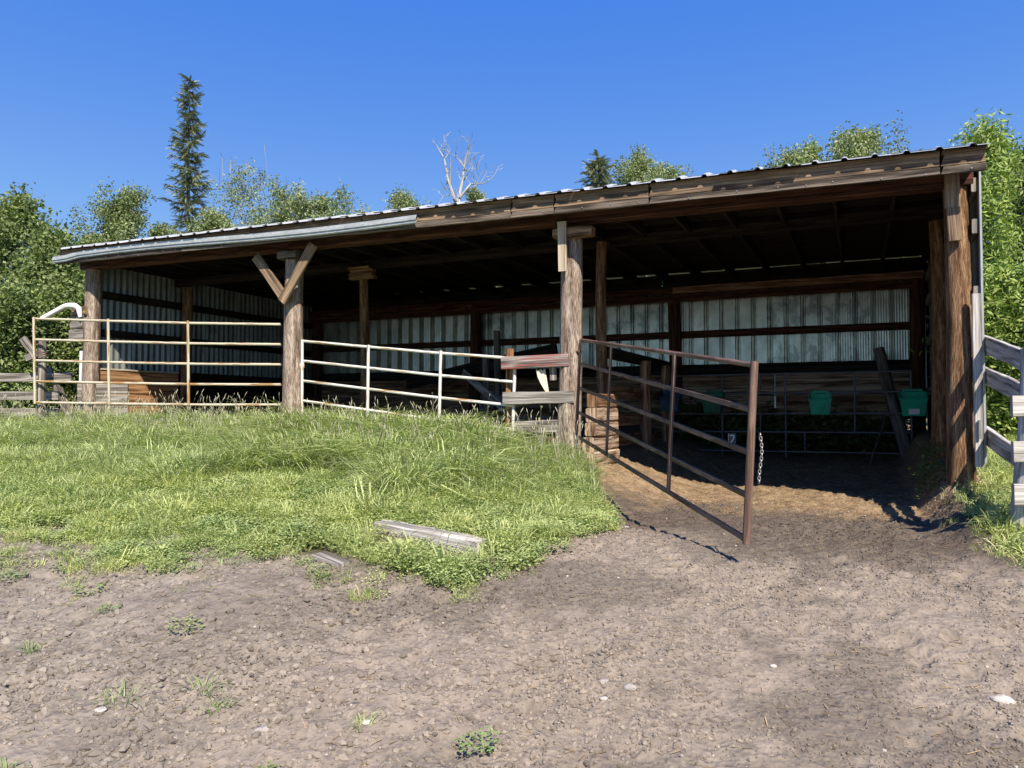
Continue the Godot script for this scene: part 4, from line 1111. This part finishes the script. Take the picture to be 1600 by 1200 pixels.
func spruce(label: String, cx: float, top: float, z: float, prof: Array, per_m: float, sp: ArrayMesh) -> void:
	var x := px(cx, z); var g := ground(x, z); var base := V(x, g, z)
	var hgt := py(top, z) - g
	var t := thing("spruce_tree", label, "tree", base, "trees behind the shed")
	rng.seed = int(cx * 3.0)
	var st := begin()
	tube(st, [base, base + Vector3(0.1, hgt * 0.4, 0), base + Vector3(-0.05, hgt * 0.7, 0), base + Vector3(0, hgt, 0)], [0.2, 0.14, 0.08, 0.012], 8, 0.05, false)
	part("trunk", st, M.bark, t)
	st = begin()
	var xf := []; var cs := []
	var h := hgt * 0.12
	while h < hgt - 0.1:
		var frac := h / hgt
		var w := pw(prof, frac)
		var cnt := 4 + rng.randi() % 3
		for b in cnt:
			var an := TAU * b / cnt + rng.randf() * 1.2
			var len := w * rng.randf_range(0.4, 1.3)
			var out := Vector3(cos(an), 0, sin(an))
			var droop := lerpf(-0.30, 0.5, frac * frac)
			var p0 := base + Vector3(0, h + rng.randf_range(-0.15, 0.15), 0)
			var p1 := p0 + out * len * 0.6 + Vector3(0, len * droop * 0.6, 0)
			var p2 := p0 + out * len + Vector3(0, len * (droop + 0.12), 0)
			tube(st, [p0, p1, p2], [0.03, 0.018, 0.006], 3, 0.0, false)
			var m := int(len * 15.0) + 4
			for i in m:
				var k := (i + 0.7) / m
				var at := (p0.lerp(p1, k / 0.6) if k < 0.6 else p1.lerp(p2, (k - 0.6) / 0.4))
				var yaw := -an + PI / 2 + rng.randf_range(-0.8, 0.8)
				var bs := Basis(Vector3.UP, yaw) * Basis(Vector3.RIGHT, rng.randf_range(-0.5, 0.9)) * Basis(Vector3.BACK, rng.randf_range(-0.7, 0.7))
				xf.append(Transform3D(bs * Basis.from_scale(Vector3.ONE * rng.randf_range(0.30, 0.52)), at - base)); cs.append(Color(0.17, 0.20, 0.10).lerp(Color(0.30, 0.33, 0.17), rng.randf()))
		h += per_m * rng.randf_range(0.7, 1.3)
	part("limbs", st, M.bark, t, "stuff")
	scatter("crown", sp, xf, cs, "", t)
func dead_tree() -> void:
	var z := 30.0
	var x := px(718.0, z); var g := ground(x, z); var base := V(x, g, z)
	var t := thing("dead_tree", "leafless grey dead tree with forked bare branches above the roof", "tree", base, "trees behind the shed")
	rng.seed = 41
	for q in [[[[722, 640], [716, 330], [700, 280], [692, 240], [679, 219]], 0.09], [[[722, 640], [716, 320], [720, 290], [726, 240], [733, 220]], 0.10], [[[718, 310], [735, 285], [755, 280], [770, 276]], 0.05], [[[728, 262], [712, 243], [701, 236]], 0.03], [[[703, 290], [704, 262], [703, 243]], 0.03], [[[724, 275], [735, 262], [744, 262]], 0.025], [[[706, 300], [694, 305], [682, 322]], 0.025], [[[724, 296], [745, 288], [752, 268]], 0.025]]:
		var pts := []; var rr := []
		for i in q[0].size():
			pts.append(V(px(q[0][i][0], z), py(q[0][i][1], z) if q[0][i][1] < 640 else g, z + sin(i * 1.7 + q[1] * 90.0) * 0.3)); rr.append(q[1] * (1.0 - 0.8 * i / (q[0].size() - 1)))
		var st := begin(); tube(st, pts, rr, 6, 0.05, false)
		var tips := []
		for i in range(1, pts.size()):
			for j in 2:
				if q[0][i][1] > 325: continue
				limb(st, pts[i].lerp(pts[i - 1], rng.randf()), Vector3(rng.randf_range(-1, 1), 0.9, rng.randf_range(-1, 1)).normalized(), rng.randf_range(0.3, 0.9), rr[i] * 0.5 + 0.004, tips, 1, 0.3)
		part("branch", st, M.pale_bark, t)
func build_trees() -> void:
	var small := leaf_clump(16, 0.08, 0.055, 0.24, 21)
	var mid := leaf_clump(12, 0.11, 0.06, 0.36, 22)
	var big := leaf_clump(13, 0.10, 0.034, 0.30, 23)
	var g1 := Color(0.13, 0.17, 0.065); var g2 := Color(0.29, 0.35, 0.135)
	var s1 := Color(0.19, 0.23, 0.11); var s2 := Color(0.38, 0.43, 0.22)
	var b1 := Color(0.20, 0.29, 0.075); var b2 := Color(0.40, 0.48, 0.14)
	# left group, leaves down to the ground
	var lush := {"leaf": mid, "a": g1, "b": g2, "low": 0.04, "limbs": 44, "per": 3, "spread": 0.07, "clump": 1.1, "shape": 0.8, "wide": 1.15, "group": "trees left of the shed"}
	tree("poplar_tree", "large leafy poplar at the photo's left edge", 12, 300, 62, 21.0, lush)
	tree("poplar_tree", "poplar between the left-edge poplar and the shed's corner", 82, 358, 48, 19.0, lush)
	tree("poplar_tree", "leafy poplar mostly outside the left edge", -60, 320, 70, 23.0, lush)
	tree("willow_bush", "low green bush behind the left fence", 28, 470, 62, 17.5, lush)
	tree("willow_bush", "low bush between the left fence and the corner post", 108, 455, 50, 18.5, lush)
	# trees that show above the roof
	var mixd := {"leaf": small, "a": g1, "b": s2, "low": 0.15, "limbs": 52, "per": 3, "spread": 0.06, "wide": 1.2, "clump": 1.1, "shape": 0.7}
	tree("birch_tree", "bushy brownish-green tree left of the tall spruce", 197, 296, 58, 28.0, mixd)
	tree("birch_tree", "small tree just above the roof's left end", 136, 360, 30, 27.0, mixd)
	tree("birch_tree", "small dark tree at the tall spruce's left foot", 248, 342, 22, 33.0, mixd)
	var asp := {"leaf": small, "a": s1, "b": s2, "low": 0.3, "limbs": 36, "per": 2, "spread": 0.05, "wide": 1.7, "clump": 1.2, "shape": 0.6, "bark": "pale_bark", "bare_top": 0.75, "bare": 0.1, "trunk": 0.10, "lift": 0.7}
	tree("aspen_tree", "thinning pale aspen with bare top right of the tall spruce", 378, 246, 44, 31.0, asp)
	tree("aspen_tree", "slender half-bare aspen second right of the tall spruce", 432, 268, 26, 32.0, asp)
	tree("aspen_tree", "low green tree between the tall spruce and the pale aspen", 340, 318, 42, 30.0, mixd)
	var asp2 := asp.duplicate(); asp2.bare_top = 0.1; asp2.per = 3
	tree("aspen_tree", "rounded grey-green aspen above the eave flashing", 500, 300, 46, 32.0, asp2)
	var twig := asp.duplicate(); twig.bare = 0.7; twig.bare_top = 0.3
	tree("aspen_tree", "sparse twiggy sapling between two rounded aspens", 562, 304, 22, 31.0, twig)
	tree("aspen_tree", "broad low green crown left of the dead tree", 626, 298, 52, 33.0, mixd)
	tree("aspen_tree", "green crown just right of the dead tree's foot", 738, 286, 32, 33.0, mixd)
	tree("birch_tree", "low green crown just above the eave, third right of the tall spruce", 458, 326, 34, 34.0, mixd)
	tree("aspen_tree", "low crown left of the dead tree's foot", 690, 322, 26, 34.0, mixd)
	tree("aspen_tree", "small tip of a tree right of the dead tree", 768, 308, 14, 32.0, mixd)
	tree("aspen_tree", "low leafy tip left of the small spruce", 888, 292, 14, 31.0, asp2)
	tree("aspen_tree", "leafy tree crowded against the small spruce", 912, 294, 22, 32.0, mixd)
	tree("aspen_tree", "tallest light aspen right of the small spruce", 984, 234, 34, 30.0, asp2)
	tree("aspen_tree", "bushy aspen right of the tallest light aspen", 1034, 258, 34, 30.0, asp2)
	tree("aspen_tree", "narrow aspen tip at the end of the aspen row", 1066, 266, 18, 30.0, asp2)
	var rt := asp2.duplicate(); rt.per = 3; rt.limbs = 56; rt.bare = 0.0
	tree("poplar_tree", "grey-green poplar above the right part of the roof", 1335, 198, 44, 26.0, rt)
	tree("poplar_tree", "lower grey-green poplar left of it above the roof", 1265, 222, 40, 26.0, rt)
	tree("aspen_tree", "tiny bare-tipped twig above the roof's right end", 1404, 232, 10, 25.0, rt)
	# right side, near and bright
	var near := {"leaf": big, "a": b1, "b": b2, "low": 0.03, "limbs": 48, "per": 3, "spread": 0.08, "clump": 1.0, "shape": 1.1, "bark": "pale_bark", "trunk": 0.06, "group": "trees right of the shed"}
	tree("ash_tree", "tall bright ash with long leaves at the roof's right end", 1548, 172, 62, 13.5, near)
	var dk := near.duplicate(); dk.leaf = mid; dk.a = g1; dk.b = g2; dk.clump = 0.9
	tree("poplar_tree", "darker poplar at the photo's right edge", 1600, 205, 42, 17.0, dk)
	tree("ash_bush", "bright low bush behind the right fence", 1572, 430, 70, 11.0, near)
	tree("ash_bush", "bush outside the right edge behind the fence", 1680, 380, 80, 10.5, near)
	tree("poplar_tree", "tree outside the photo's right edge", 1720, 180, 80, 16.0, dk)
	var wx := []; var wc := []
	rng.seed = 61
	for i in 5200:
		var z := rng.randf_range(58.0, 75.0)
		var x := rng.randf_range(-150.0, 130.0)
		var g := ground(x, z)
		var tall := 5.0 + 3.5 * nz.get_noise_2d(x * 9.0, z * 9.0)
		wx.append(turned(rng.randf() * TAU, rng.randf() * 3.0, Vector3.ONE * rng.randf_range(5.0, 8.0), V(x, g + pow(rng.randf(), 0.8) * tall, z))); wc.append(g1.lerp(g2, rng.randf() * 0.6))
	scatter("far_wood", leaf_clump(40, 0.10, 0.06, 0.30, 31), wx, wc, "far-off strip of woodland beyond the shed")
	var sp := spray_mesh()
	spruce("tall narrow spruce standing high above the roof's left part", 290, 113, 40.0, [[0.0, 1.7], [0.42, 1.5], [0.5, 1.0], [0.62, 1.0], [0.8, 0.68], [0.93, 0.40], [1.0, 0.12]], 0.30, sp)
	spruce("small dense spruce above the middle of the roof", 937, 241, 34.0, [[0.0, 1.6], [0.6, 1.5], [0.8, 0.95], [0.93, 0.5], [1.0, 0.15]], 0.2, sp)
	dead_tree()
